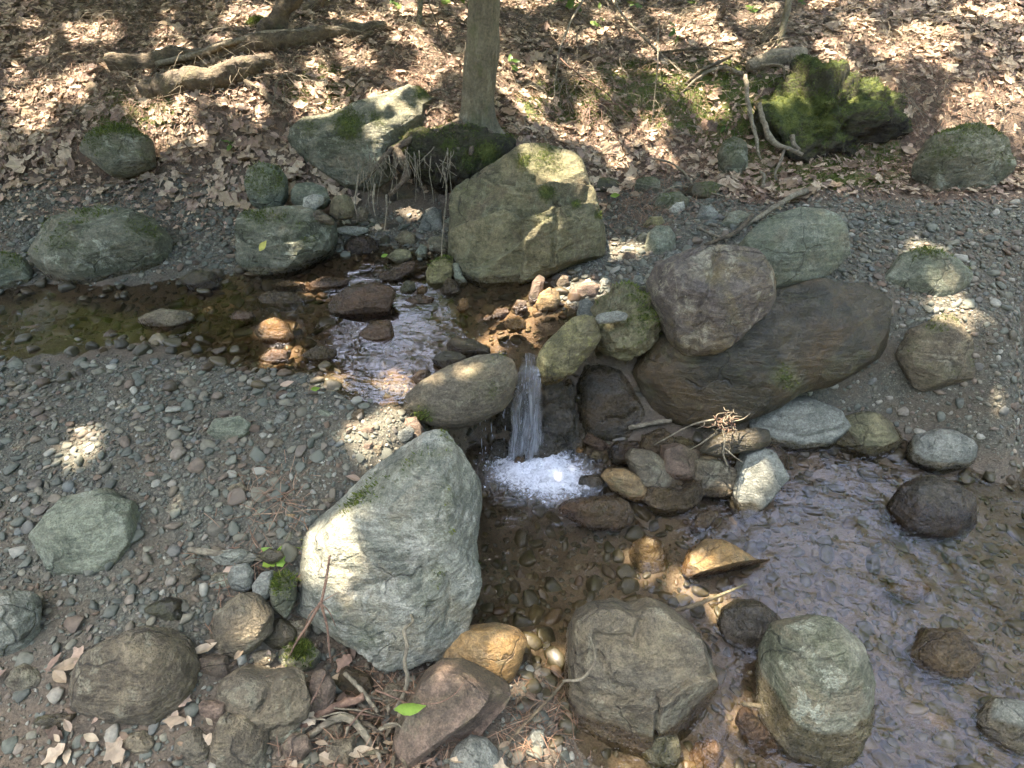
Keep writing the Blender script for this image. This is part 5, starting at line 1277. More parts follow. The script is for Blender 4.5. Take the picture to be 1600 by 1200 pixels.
# ------------------------------------------------------------------ fallen leaves
def leaf_base(kind, seed, m=6):
    rg = np.random.default_rng(seed)
    s = np.linspace(0, 1, m)
    if kind == 0: w = 0.27 * np.sin(math.pi * np.clip(s, .02, .985) ** 0.85)              # beech
    elif kind == 1: w = 0.18 * np.sin(math.pi * np.clip(s, .02, .985))                   # narrow
    else:                                                                                 # lobed oak or maple
        w = (0.36 * np.sin(math.pi * np.clip(s, .03, .98) ** 1.1)) * (1 + 0.32 * np.cos(s * 15))
    w = np.maximum(w, 0.012)
    c1, c2 = rg.uniform(-.5, .9), rg.uniform(-.3, .9)
    V = []
    for k in range(m):
        x = s[k] - 0.5
        zc = c1 * (x * x) * 0.9
        for side in (-1, 0, 1):
            yy = side * w[k]
            V.append((x, yy * (1 - 0.25 * abs(c2)), zc + c2 * abs(yy) * 0.75 + rg.normal() * 0.014))
    V = np.array(V); F = []
    for k in range(m - 1):
        for a in (0, 1):
            i = k * 3 + a; F.append((i, i + 3, i + 4, i + 1))
    return V, np.array(F)
LB = [leaf_base(k, 300 + i, 6 if k < 2 else 11) for i, k in enumerate((0, 2, 0, 1, 0, 2, 1, 0, 2, 2))]
rg = np.random.default_rng(33)
W = np.clip(W_LIT, 0, 1) * (1 - 0.72 * W_MOSS)
W = W * (0.30 + 0.70 * sstep(fbm(np.stack([XX.ravel(), YY.ravel(), XX.ravel() * 0], 1) * 1.6 + 3, 3).reshape(XX.shape), -.25, .15))
for (uu, vv, ww) in ((960, 240, 70), (400, 215, 60), (1150, 305, 60), (520, 155, 50), (870, 215, 40)):     # drifts
    W = np.maximum(W, 1.2 * np.exp(-((UU - uu) ** 2 + (VV - vv) ** 2) / ww ** 2) * (W_LIT > 0.3))
p1 = pick_points(W, 25000, rg, -4.2, 4.2, 2.85, 5.6)
p2 = pick_points(np.ones_like(W), 5000, rg, -6, 6, 5.6, 9)
near = 0.3 * ((YY < 1.3) & (ZZ > 0.06) & (XX < 0.3) & ~GRAV_L).astype(float) + 0.003 * W_GRAV * (1 - W_BED)
p3 = pick_points(near, 230, rg, -2.0, 1.6, 0.45, 2.8)
p4 = pick_points(np.clip(W_LIT, 0, 1), 15000, rg, -3.8, 3.8, 2.7, 5.2)
p = np.vstack([p1, p2, p3, p4])
L = np.clip(0.040 * np.exp(rg.normal(size=len(p)) * 0.36), 0.02, 0.095)
L[-15000:] = rg.uniform(.01, .03, 15000)
R = frames(len(p), rg, gnormal(p[:, 0], p[:, 1]), 0.25)
which = rg.integers(0, 10, len(p))
L = L * np.where(np.isin(which, (1, 5, 8, 9)), 1.3, 0.92)
L = np.where(p[:, 1] < 1.6, np.minimum(L, 0.06), L)
p = p + gnormal(p[:, 0], p[:, 1]) * (rg.uniform(0.0, 0.024, len(p)) ** 1)[:, None] + np.array([0, 0, 0.004])
ins = inside(p)
u, v, d = project(p)
seen = (u > 352) & (u < 1248) & (v > 90) & (v < 1190) & ~hidden(p) & ~ins
px = L * FPX / d + rg.uniform(0, 2, len(p))
order = np.argsort(-np.where(seen, px, 0))[:270]
one = np.zeros(len(p), bool); one[order] = True
ME_L = [mesh_data("fallen_leaf", bv, bf, {"rnd": np.zeros(len(bv))}, False) for bv, bf in LB]
for me in ME_L: me.materials.append(M['litter'])
for i in order:
    o = link("fallen_leaf", ME_L[which[i]], None)
    m4 = np.eye(4); m4[:3, :3] = R[i] * L[i]; m4[:3, 3] = p[i] + [0, 0, 0.008]
    o.matrix_world = Matrix(m4.tolist())
    if v[i] < 345:
        if u[i] < 700: tag(o, "dead brown leaf lying on the bank between the fallen log and the slanting mossy boulder", "leaf", "dead leaves on the bank by the log")
        else: tag(o, "dead brown leaf lying on the bank behind the olive boulder and the gravel spit", "leaf", "dead leaves on the bank behind the olive boulder")
    else: tag(o, "single dead leaf lying among the stones beside the stream", "leaf", "dead leaves among the stones")
q = ~one & ~ins
V, F, A = scatter_mesh(LB, which[q], R[q], L[q], p[q], rg.uniform(0, 1, q.sum()))
tag(obj("leaf_litter", V, F, M['litter'], attrs={"rnd": A}, smooth=False), "deep litter of tan and brown dead leaves on the hillside", "leaf litter", kind="stuff")

# ------------------------------------------------------------------ needles and moss
def needle_set(p, l0, l1, w, rg, nrm, tilt=0.35):
    n = len(p); R = frames(n, rg, nrm, tilt); l = rg.uniform(l0, l1, n)
    x = R[:, :, 0]; y = R[:, :, 1]; z = R[:, :, 2]
    bow = (z * (l * rg.uniform(-.1, .25, n))[:, None])
    a = p - x * l[:, None] / 2; b = p + bow; c = p + x * l[:, None] / 2
    s = y * w
    V = np.stack([a - s, a + s, b + s, b - s, c - s, c + s], 1).reshape(-1, 3)
    k = np.arange(n)[:, None] * 6
    F = np.vstack([k + np.array([0, 1, 2, 3]), k + np.array([3, 2, 5, 4])])
    return V, F, np.repeat(rg.uniform(0, 1, n), 6)
rg = np.random.default_rng(44)
Wn = np.zeros_like(W)
for (uu, vv, ww) in ((790, 265, 45), (930, 160, 90), (1080, 230, 70), (700, 150, 70), (590, 110, 60), (1000, 320, 50), (830, 230, 50), (1200, 260, 60), (440, 150, 60), (200, 150, 120), (1420, 180, 120)):
    Wn += np.exp(-((UU - uu) ** 2 + (VV - vv) ** 2) / ww ** 2) * (YY > 2.6)
for (uu, vv, ww) in ((850, 1120, 45), (820, 1170, 45), (640, 1150, 70), (560, 1170, 80), (400, 900, 60), (430, 780, 40)):
    Wn += np.exp(-((UU - uu) ** 2 + (VV - vv) ** 2) / ww ** 2) * (YY < 1.6)
Wn = np.clip(Wn, 0, 1) * (ZZ > -0.01)
p = pick_points(np.clip(Wn + 0.12 * W_LIT, 0, 1), 26000, rg, -3.2, 3.2, 0.4, 5.0)
nr = gnormal(p[:, 0], p[:, 1])
V, F, A = needle_set(p + nr * rg.uniform(0.004, 0.028, len(p))[:, None], 0.025, 0.085, 0.0009, rg, nr)
tag(obj("pine_needles", V, F, M['needle'], attrs={"rnd": A}, smooth=False), "brown pine needles strewn over the bank", "needles", kind="stuff")
p = pick_points(np.clip(W_MOSS * 1.3 - 0.1, 0, 1), 46000, rg, -3, 3.4, 2.8, 4.6)
k = fbm(p * 6, 3) > -0.08
p = p[k]; nr = gnormal(p[:, 0], p[:, 1])
V, F, A = blades(p, nr, 0.007, 0.02, rg, 0.0026)
tag(obj("bank_moss", V, F, M['moss_blade'], attrs={"rnd": A}, smooth=False), "green moss carpet on the steep bank", "moss", kind="stuff")
# brush: fine dead twigs tangled over the bank
Wb = np.zeros_like(W)
for (uu, vv, ww) in ((880, 110, 90), (950, 150, 80), (1180, 60, 90), (1060, 170, 70), (450, 120, 70), (820, 60, 90), (1000, 60, 110), (560, 70, 60), (1230, 130, 60), (700, 110, 50), (200, 100, 150), (1420, 100, 150)):
    Wb += np.exp(-((UU - uu) ** 2 + (VV - vv) ** 2) / ww ** 2) * (YY > 2.9)
p = pick_points(np.clip(Wb, 0, 1), 4600, rg, -3.2, 3.4, 2.9, 5.2)
nr = gnormal(p[:, 0], p[:, 1])
n = len(p); l = rg.uniform(.06, .28, n); a = rg.uniform(0, 2 * math.pi, n)
parts = []
for i in range(n):
    d = np.array([math.cos(a[i]), math.sin(a[i]), 0]); d = d - (d @ nr[i]) * nr[i]
    h = rg.uniform(.012, .07)
    k = rg.normal(size=3) * l[i] * .18
    L_ = spline([p[i] + nr[i] * h * .5, p[i] + d * l[i] * .5 + nr[i] * h + k, p[i] + d * l[i] + nr[i] * h * rg.uniform(.2, 1.3)], 6)
    w = rg.uniform(.0008, .0021)
    parts.append(close_tube(L_, [w, w * .8, w * .4], sides=3))
V, F = join(parts)
tag(obj("fine_brush", V, F, M['twig'], smooth=True), "tangle of fine dead twigs over the leaf-covered bank", "brush", kind="stuff")

# ------------------------------------------------------------------ trees, roots, branches
def path(pts, n=None):
    """points (u, v, lift) on the ground or (u, v, lift, t) at a given depth, as a smooth line"""
    W = []
    for q in pts:
        if len(q) == 4: W.append(at_t(q[0], q[1], q[3]) + np.array([0, 0, q[2]]))
        else: W.append(hit(q[0], q[1]) + np.array([0, 0, q[2]]))
    return spline(W, n or max(8, 5 * len(W)))
def stick(name, label, cat, pts, rad, mat, sides=8, jitter=.25, group=None, parent=None, wob=0.0, n=None):
    L = path(pts, n); seed = int(pts[0][0]) % 97
    if wob:
        L = L + wob * np.stack([fbm(L * 5 + seed + k * 7, 3) for k in range(3)], 1)
    V, F = close_tube(L, rad, sides=sides, jitter=jitter, seed=seed)
    if sides >= 12:                           # furrows and knots along the grain
        c = np.repeat(np.vstack([L[:1], L[:1], L, L[-1:], L[-1:]]), sides, 0)
        th = np.tile(np.arange(sides), len(L) + 4) * (2 * math.pi / sides)
        s_ = np.repeat(np.arange(len(L) + 4), sides) * 0.12
        g_ = fbm(np.stack([np.cos(th) * 2.6, np.sin(th) * 2.6, s_ + seed], 1), 4, 0.6, True) * 0.35 + np.clip(perlin(np.stack([np.cos(th), np.sin(th), s_ * 2 + seed], 1)) - .25, 0, 1) * 0.9
        V = c + (V - c) * (1 + g_)[:, None]
    o = obj(name, V, F, M[mat], parent, {"rnd": np.zeros(len(V))}, True, L[0] if parent is None else None)
    if parent is not None: o.location = (0, 0, 0); me_shift(o, parent)
    else: tag(o, label, cat, group)
    return o, L
def me_shift(o, parent):
    """express a part's mesh, built in world space, in its parent's space"""
    off = np.array(parent.location, np.float32)
    co_ = np.empty(len(o.data.vertices) * 3, np.float32); o.data.vertices.foreach_get("co", co_)
    o.data.vertices.foreach_set("co", (co_.reshape(-1, 3) - off).ravel()); o.data.update()
def part(name, V, F, mat, parent, attrs=None, smooth=True):
    o = obj(name, V, F, mat, None, attrs, smooth); o.parent = parent; me_shift(o, parent); return o

# the beech on the bank edge
tb = hit(742, 208)
tree = empty("tree", tuple(tb), "slender grey-barked tree growing on the bank edge above the hanging roots", "tree")
p0 = tb + np.array([0, 0, -0.05])
top_in = at_y(757, -40, 3.24)
TR = spline([p0, tb + np.array([0.01, 0, 0.05]), at_y(749, 120, 3.25), top_in, top_in + np.array([0.02, 0.05, 1.2]), top_in + np.array([-0.05, 0.12, 3.0]), top_in + np.array([0.05, 0.2, 5.2])], 400)
V, F = close_tube(TR, [0.115, 0.088, 0.080, 0.077, 0.074, 0.07, 0.06, 0.05, 0.03], sides=64, jitter=.10, seed=5)
c_ = np.column_stack([np.interp(V[:, 2], TR[:, 2], TR[:, 0]), np.interp(V[:, 2], TR[:, 2], TR[:, 1]), V[:, 2]])
ang = np.arctan2(V[:, 1] - c_[:, 1], V[:, 0] - c_[:, 0])
fl = np.exp(-np.clip(V[:, 2] - tb[2], 0, None) / 0.09)
V = c_ + (V - c_) * (1 + fl * (0.35 + 0.42 * np.cos(ang * 3 + 0.9) + 0.22 * np.cos(ang * 7)))[:, None]
V = c_ + (V - c_) * (1 + 0.05 * fbm(np.stack([np.cos(ang) * 4, np.sin(ang) * 4, V[:, 2] * 2.5], 1), 4, .6, True))[:, None]
part("trunk", V, F, M['bark'], tree)
def root(pts, rad, **k): return stick("root", None, None, pts, rad, 'root' if rad[0] > .012 else 'twig', parent=tree, **k)
T0 = 3.08
root([(735, 190, 0, 3.06), (712, 200, 0, 3.02), (685, 208, 0, 2.98), (655, 214, 0, 2.95), (628, 226, 0, 2.9), (605, 240, 0, 2.86)], [.045, .03, .022, .018, .012], wob=.01)
root([(725, 205, 0, 3.02), (715, 222, 0, 2.96), (716, 238, 0, 2.92)], [.04, .024, .014])
root([(742, 212, 0, 3.0), (738, 228, 0, 2.95), (735, 240, 0, 2.9)], [.035, .02, .012])
root([(760, 208, 0, 3.05), (772, 218, 0, 3.02), (790, 222, 0, 3.0)], [.04, .025, .012])
root([(612, 232, 0, 2.86), (595, 250, 0, 2.83), (578, 272, 0, 2.8), (560, 292, 0, 2.78)], [.014, .011, .008, .005], wob=.015)
root([(620, 236, 0, 2.86), (632, 256, 0, 2.82), (636, 272, 0, 2.8), (622, 292, 0, 2.8), (608, 305, 0, 2.8)], [.02, .021, .017, .014, .010], jitter=.4)
root([(562, 270, 0, 2.79), (557, 300, 0, 2.77), (554, 318, 0, 2.76), (558, 338, 0, 2.76)], [.006, .005, .005, .003], wob=.01)
root([(585, 288, 0, 2.78), (582, 310, 0, 2.76), (586, 337, 0, 2.76)], [.006, .005, .003], wob=.01)
root([(605, 304, 0, 2.8), (604, 330, 0, 2.78), (600, 360, 0, 2.76)], [.006, .004, .003], wob=.012)
root([(692, 262, 0, 2.86), (697, 300, 0, 2.8), (692, 350, 0, 2.72), (692, 402, 0, 2.6)], [.004, .004, .003, .0025], wob=.012)
for k in range(64):
    u0 = (560 + RNG.uniform(0, 80)) if k % 2 else (600 + RNG.uniform(0, 110)); v0 = 228 + RNG.uniform(0, 28) + max(0, 620 - u0) * 0.3
    ln = RNG.uniform(20, 75) if RNG.uniform() < .5 else RNG.uniform(12, 30)
    du = RNG.normal() * 12
    tt = 2.86 - RNG.uniform(0, .08)
    root([(u0, v0, 0, tt), (u0 + du * .3, v0 + ln * .4, 0, tt - .02), (u0 + du, v0 + ln, 0, tt - .04)], [.003, .0022, .0012], sides=5, wob=.02, n=10)

# earth clod that the roots hold together, an overhang of the bank
rock("bank_overhang", "mossy root-bound earth overhang under the slender tree", "bank",
     [(600, 240), (630, 218), (665, 204), (705, 202), (750, 210), (795, 220), (806, 240), (780, 262), (740, 288), (705, 296), (668, 282), (630, 268)], None, 'bank', t=3.03, n=44, dep=.55, e=.8, sink=0, amp=.2, freq=3.5, nf=0, chips=0, moss=.45, mossv=[(760, 238, 30, .8), (700, 225, 25, .7), (735, 250, 25, .6)])

# fallen log, leaning stump and branches of the upper left
stick("log", "long mossy fallen log lying across the upper left hillside", "log", [(180, 112, .03), (300, 98, .03), (400, 82, .03), (500, 64, .03), (600, 46, .02)], [.05, .045, .042, .04, .032], 'wood', sides=30, jitter=.25, wob=.02, n=130)
stick("leaning_trunk", "broken leaning trunk with peeling mossy bark beside the fallen log", "tree trunk", [(404, 92, .0, 3.55), (415, 68, 0, 3.5), (430, 42, 0, 3.45), (446, 12, 0, 3.42), (465, -18, 0, 3.4)], [.065, .062, .06, .052, .05], 'wood', sides=30, jitter=.3, wob=.03, n=80)
stick("branch", "long bare grey branch resting along the fallen log", "branch", [(250, 122, .07), (352, 97, .08), (420, 80, .09), (490, 70, .08), (572, 58, .03)], [.016, .016, .015, .012, .007], 'twig', wob=.02, n=40)
stick("log", "dark rotten log end at the left below the fallen log", "log", [(230, 150, .02), (330, 132, .03), (380, 117, .04), (425, 104, .03)], [.06, .058, .05, .03], 'wood', sides=28, jitter=.35, wob=.03, n=70)
stick("branch", "short thick root-like branch above the rounded dark stone", "branch", [(385, 138, .03), (408, 152, .03), (430, 168, .03), (446, 176, .0)], [.024, .024, .02, .01], 'wood', wob=.02)
stick("branch", "leaning branch running up behind the broken trunk", "branch", [(398, 88, .02, 3.6), (440, 45, .0, 3.65), (480, 15, 0, 3.75), (520, -15, 0, 3.9)], [.035, .032, .03, .025], 'wood', sides=12, wob=.02)
stick("branch", "thin fallen branch crossing the hillside above the slanting boulder", "branch", [(540, 82, .02), (575, 62, .03), (612, 38, .03)], [.014, .014, .008], 'wood', wob=.02)
stick("sapling", "thin upright grey sapling left of the slender tree", "sapling", [(657, 84, -.02, 3.75), (655, 40, 0, 3.72), (656, 0, 0, 3.70), (655, -160, 0, 3.66)], [.022, .018, .017, .012], 'bark', sides=10, wob=.01)
stick("sapling", "dark bent twig-like sapling between the grey sapling and the tree", "sapling", [(694, 98, 0, 3.65), (690, 60, 0, 3.6), (675, 20, 0, 3.6), (662, -20, 0, 3.62)], [.007, .006, .005, .004], 'wood', wob=.015)
stick("branch", "greenish broken stick leaning above the end of the slanting boulder", "branch", [(683, 95, .0, 3.6), (692, 125, 0, 3.5), (702, 156, 0, 3.38)], [.012, .013, .010], 'twig', jitter=.35)
stick("branch", "short fallen stick on the slope left of the tree top", "branch", [(672, 15, .02), (705, 32, .02), (732, 44, .02)], [.016, .018, .012], 'wood')
rock("mossy_stump", "round yellow-mossed stump end at the upper left", "stump", [(383, 55), (390, 36), (408, 28), (424, 38), (426, 56), (410, 66), (392, 66)], None, 'bank', t=3.62, n=30, dep=.8, sink=0, amp=.15, moss=.95)
# right bank: sapling, bare roots and branches
stick("sapling", "upright greenish sapling at the upper right edge", "sapling", [(1214, 98, -.03, 3.5), (1222, 50, 0, 3.46), (1232, 0, 0, 3.42), (1250, -160, 0, 3.36)], [.024, .02, .018, .013], 'bark', sides=10)
rr = empty("exposed_roots", tuple(hit(1215, 120)), "pale lichen-covered bare roots hanging down the mossy right bank", "roots")
def broot(pts, rad, **k): return stick("root", None, None, pts, rad, 'twig', parent=rr, **k)
broot([(1250, 100, .03), (1215, 102, .05), (1180, 112, .05), (1165, 122, .06)], [.05, .045, .03, .015], sides=12, jitter=.35)
broot([(1164, 120, 0, 3.28), (1168, 155, 0, 3.2), (1176, 195, 0, 3.14), (1184, 235, 0, 3.1), (1190, 250, 0, 3.1)], [.011, .012, .011, .008, .004], jitter=.35, wob=.015)
broot([(1186, 165, 0, 3.2), (1195, 195, 0, 3.12), (1208, 222, 0, 3.08), (1230, 232, 0, 3.06), (1252, 242, 0, 3.05)], [.013, .016, .014, .012, .011], jitter=.35, wob=.01)
broot([(1225, 235, 0, 3.06), (1218, 255, 0, 3.05), (1211, 270, 0, 3.05), (1213, 282, 0, 3.05)], [.008, .008, .006, .004])
broot([(1238, 212, 0, 3.1), (1240, 225, 0, 3.07), (1250, 235, 0, 3.05)], [.014, .012, .009])
broot([(1160, 125, .03), (1120, 118, .04), (1085, 135, .03), (1060, 148, .0)], [.014, .012, .009, .005], wob=.02)
broot([(1185, 120, .06), (1215, 124, .07), (1225, 140, .03)], [.009, .008, .006])
rock("mossy_mound", "bright green mossy mound behind the bare roots", "bank", [(1180, 225), (1195, 180), (1215, 140), (1260, 122), (1330, 130), (1390, 165), (1400, 215), (1340, 250), (1255, 262), (1205, 255)], None, 'bank', t=3.32, n=44, dep=.5, e=.8, sink=0, amp=.3, freq=3.5, nf=0, chips=0, moss=.75, mossv=[(1235, 175, 50, .9), (1280, 180, 50, .9)])
for lab, pts, rad, mt in [
    ("long thin bent twig arching over the gravel spit", [(1012, 252, .02), (1045, 268, .05), (1075, 290, .04), (1082, 302, .01)], [.006, .006, .005, .003], 'twig'),
    ("thin curved twig lying across the top of the gravel spit", [(1005, 328, .01), (1030, 312, .03), (1060, 303, .04), (1100, 308, .03), (1140, 312, .01)], [.004, .005, .005, .003], 'twig'),
    ("grey broken branch resting on the leaning boulder's edge", [(1255, 312, .04), (1225, 328, .06), (1195, 346, .05), (1160, 362, .03)], [.016, .014, .012, .006], 'twig'),
    ("forked dead branch across the mossy bank", [(1140, 100, .05), (1095, 128, .06), (1070, 140, .03)], [.012, .010, .005], 'wood'),
    ("dead branch hanging down the bank right of the tree", [(915, 25, .15), (890, 75, .15), (872, 115, .12), (862, 180, .06)], [.009, .007, .006, .003], 'twig'),
    ("thin dead stem slanting over the upper bank", [(945, 25, .2), (960, 65, .18), (1010, 100, .12), (1072, 132, .03)], [.008, .008, .006, .004], 'twig'),
    ("wiry twig spray on the bank behind the olive boulder", [(875, 120, .1), (905, 145, .09), (945, 165, .07), (975, 185, .03)], [.004, .004, .003, .002], 'red_twig'),
    ("thin upright dead stem on the middle of the bank", [(1018, 200, .0), (1020, 150, .15), (1022, 90, .2)], [.004, .004, .003], 'twig'),
    ("slim horizontal branch on the upper right slope", [(1020, 92, .03), (1080, 90, .05), (1160, 92, .04)], [.008, .009, .006], 'wood'),
    ("crooked short root sticking up at the right bank foot", [(1190, 305, .0), (1188, 292, .05), (1180, 285, .06)], [.012, .010, .006], 'twig'),
    ("stick lying on the gravel spit before the leaning boulder", [(1092, 363, .02), (1112, 376, .03), (1135, 386, .03)], [.006, .006, .004], 'twig'),
    ("second stick on the gravel spit touching the perched boulder", [(1098, 392, .03), (1125, 384, .04), (1150, 372, .04), (1170, 352, .05)], [.008, .010, .012, .010], 'wood')]:
    stick("branch", lab, "branch", pts, rad, mt, wob=.012, n=24)
# sprays of fine dead twigs on the bank
for gi, (lab, cu_, cv_, n_) in enumerate([("fan of fine dead twigs drooping on the bank right of the tree", 880, 130, 16), ("tangle of fine twigs above the bare roots at the right", 1190, 75, 15), ("fan of fine red-brown twigs behind the olive boulder", 930, 175, 14), ("tangle of fine twigs by the dark rotten log end", 450, 130, 10)]):
    e_ = empty("twig_spray", tuple(hit(cu_, cv_)), lab, "twigs")
    for k in range(n_):
        a = RNG.uniform(-2.6, .6) if gi == 1 else RNG.uniform(-.2, 2.6)
        ln = RNG.uniform(35, 85)
        u1, v1 = cu_ + math.cos(a) * ln, cv_ + math.sin(a) * ln * .8
        stick("twig", None, None, [(cu_ + RNG.normal() * 8, cv_ + RNG.normal() * 5, .035), ((cu_ + u1) / 2 + RNG.normal() * 5, (cv_ + v1) / 2, .045 + RNG.uniform(0, .05)), (u1, max(v1, 3), .03)], [.0032, .0024, .0012], 'twig' if gi != 2 else 'red_twig', sides=5, parent=e_, wob=.02, n=9)
# scattered dead twigs lying on the hillside
rg = np.random.default_rng(71)
for k in range(110):
    u0, v0 = rg.uniform(355, 1245), rg.uniform(15, 235)
    a = rg.uniform(0, math.pi); ln = rg.uniform(18, 55)
    stick("dead_twig", "thin dead twig lying on the leaf-covered bank " + ("left of the slender tree" if u0 < 742 else "right of the slender tree"), "twig",
          [(u0, v0, .02), (u0 + math.cos(a) * ln / 2, max(2, v0 + math.sin(a) * ln * .25), .045), (u0 + math.cos(a) * ln, max(2, v0 + math.sin(a) * ln * .5), .02)], [[.0045, .004, .002], [.0028, .0024, .0012]][k % 2], 'twig' if k % 3 else 'wood', sides=5, wob=.02, n=9,
          group="dead twigs left of the slender tree" if u0 < 742 else "dead twigs right of the slender tree")

# driftwood and twigs of the foreground and the lower pool
TF = 1.52
stick("driftwood", "arched pale grey driftwood branch at the bottom left", "driftwood", [(418, 1205, 0, 1.42), (470, 1160, 0, 1.46), (520, 1125, 0, 1.48), (548, 1124, 0, 1.48), (572, 1150, 0, 1.46), (585, 1180, 0, 1.45), (618, 1205, 0, 1.44)], [.008, .009, .0095, .0095, .009, .008, .007], 'twig', sides=10, n=50, jitter=.2)
stick("driftwood", "knotted reddish stick propped over the bottom left stones", "driftwood", [(384, 1148, 0, 1.45), (440, 1146, 0, 1.46), (480, 1128, 0, 1.48), (520, 1108, 0, 1.5), (568, 1090, 0, 1.52)], [.009, .010, .011, .010, .010], 'red_twig', sides=10, n=40, jitter=.35, wob=.008)
stick("driftwood", "thin forked grey twig below the knotted reddish stick", "driftwood", [(352, 1192, 0, 1.42), (390, 1182, 0, 1.43), (420, 1170, 0, 1.44), (436, 1146, 0, 1.45)], [.006, .006, .005, .004], 'twig', n=20, jitter=.3)
stick("driftwood", "rotting yellow-mossed log at the bottom left edge", "driftwood", [(440, 1215, 0, 1.47), (475, 1190, 0, 1.49), (512, 1162, 0, 1.51)], [.018, .02, .012], 'wood', sides=12, jitter=.5)
stick("twig", "wavy upright grey vine stem in front of the largest boulder", "twig", [(618, 1108, 0, 1.52), (633, 1080, 0, 1.50), (636, 1055, 0, 1.49), (632, 1035, 0, 1.49), (636, 1010, 0, 1.5), (632, 985, 0, 1.52), (645, 972, 0, 1.55), (642, 960, 0, 1.57)], [.006, .006, .0055, .005, .005, .005, .004, .003], 'twig', n=50, jitter=.15)
stick("twig", "straight grey stick sloping from dead leaves to the debris", "twig", [(538, 1052, 0, 1.56), (562, 1075, 0, 1.54), (590, 1112, 0, 1.5)], [.006, .006, .005], 'twig', n=16)
stick("twig", "long grey stick lying at the left edge of the gravel bar", "twig", [(300, 868, .03), (350, 876, .035), (400, 881, .03), (450, 884, .02)], [.008, .009, .008, .006], 'twig', n=24, jitter=.3)
rt = empty("dry_seedling", tuple(hit(500, 1000)), "dry red seedling stem with roots leaning on the largest boulder", "twig")
for pts, rad in [([(516, 868, 0, 1.50), (510, 905, 0, 1.47), (501, 942, 0, 1.46)], [.003, .0035, .004]), ([(501, 942, 0, 1.46), (485, 970, 0, 1.45), (463, 1004, 0, 1.46), (452, 1025, 0, 1.48)], [.0045, .004, .003, .002]),
                 ([(501, 942, 0, 1.46), (510, 975, 0, 1.46), (514, 1005, 0, 1.47), (517, 1035, 0, 1.5)], [.004, .0035, .003, .002]), ([(501, 942, 0, 1.46), (515, 958, 0, 1.46), (524, 977, 0, 1.47)], [.002, .0015, .001]),
                 ([(501, 942, 0, 1.46), (482, 965, 0, 1.46), (475, 998, 0, 1.48)], [.002, .0015, .001]), ([(501, 942, 0, 1.46), (519, 931, 0, 1.46), (530, 925, 0, 1.47)], [.0015, .001, .0008])]:
    stick("stem", None, None, pts, rad, 'red_twig', parent=rt, sides=6, n=14, jitter=.15, wob=.004)
stick("twig", "thin branch lying in the current below the orange-topped wedge", "twig", [(1052, 955, 0, 1.80), (1090, 944, 0, 1.82), (1130, 928, 0, 1.85), (1168, 912, 0, 1.88)], [.006, .006, .005, .003], 'wood', n=20)
stick("twig", "thin bent twig draped over the left of the split-faced boulder", "twig", [(880, 1063, 0, 1.46), (905, 1062, 0, 1.44), (922, 1048, 0, 1.43), (930, 1025, 0, 1.43), (921, 990, 0, 1.46)], [.004, .004, .0035, .003, .002], 'twig', n=24)
stick("twig", "long thin twig from the needles to the split-faced boulder", "twig", [(790, 1165, 0, 1.5), (840, 1110, 0, 1.5), (882, 1064, 0, 1.48)], [.004, .004, .003], 'wood', n=20, wob=.008)
stick("twig", "small curved twig on the reddish wedge-shaped block", "twig", [(658, 1100, 0, 1.40), (685, 1098, 0, 1.39), (710, 1085, 0, 1.39), (725, 1066, 0, 1.40)], [.0018, .0018, .0015, .001], 'red_twig', n=16)
stick("twig", "thin reddish stem floating under the near right boulder", "twig", [(1160, 1100, 0, 1.57), (1188, 1103, 0, 1.57)], [.006, .006], 'wood')
stick("root_wood", "flat dead wood piece lying under the root tangle", "driftwood", [(980, 682, .05), (1015, 677, .06), (1045, 673, .06)], [.010, .012, .008], 'twig', jitter=.4)
tg_ = empty("root_tangle", tuple(at_t(1135, 675, 2.1)), "reddish tangle of fine roots on the dark weathered slab", "roots")
for k in range(46):
    c = np.array([1135 + RNG.normal() * 10, 662 + RNG.normal() * 8])
    a = RNG.uniform(0, 2 * math.pi); l_ = RNG.uniform(8, 22)
    stick("fine_root", None, None, [(c[0], c[1], 0, 2.07 + RNG.normal() * .015), (c[0] + math.cos(a) * l_ * .5, c[1] + math.sin(a) * l_ * .4, 0, 2.06 + RNG.normal() * .02), (c[0] + math.cos(a + .6) * l_, c[1] + math.sin(a + .6) * l_ * .8, 0, 2.07)], [.0022, .0018, .001], 'red_twig' if k % 2 else 'twig', sides=4, parent=tg_, n=8)
for pts, rad in [([(1128, 672, 0, 2.05), (1132, 690, 0, 2.04), (1130, 710, 0, 2.04), (1137, 728, 0, 2.04)], [.004, .004, .0035, .003]), ([(1132, 700, 0, 2.04), (1145, 712, 0, 2.04), (1160, 722, 0, 2.04)], [.003, .0025, .002]),
                 ([(1118, 655, 0, 2.08), (1085, 662, 0, 2.08), (1050, 680, 0, 2.1), (1022, 695, 0, 2.12)], [.004, .0035, .003, .002]), ([(1120, 675, 0, 2.07), (1095, 692, 0, 2.08), (1078, 702, 0, 2.1)], [.004, .003, .002]), ([(1140, 660, 0, 2.07), (1160, 655, 0, 2.1), (1172, 646, 0, 2.12)], [.003, .002, .0015])]:
    stick("long_root", None, None, pts, rad, 'twig', parent=tg_, sides=6, n=14, wob=.005)
# debris pile of broken bits in the bottom left hollow
for k in range(26):
    u0, v0 = RNG.uniform(540, 660), RNG.uniform(1095, 1195)
    a = RNG.uniform(0, math.pi); ln = RNG.uniform(14, 50)
    stick("wood_scrap", "short rotten grey wood scrap in the debris pile beside the reddish block", "wood scrap", [(u0, v0, .025), (u0 + math.cos(a) * ln * .5, v0 + math.sin(a) * ln * .4, .04), (u0 + math.cos(a) * ln, v0 + math.sin(a) * ln * .8, .025)], [RNG.uniform(.003, .009), .006, .003], 'twig' if k % 2 else 'wood', sides=6, jitter=.5, wob=.01, n=8, group="wood scraps in the debris pile")

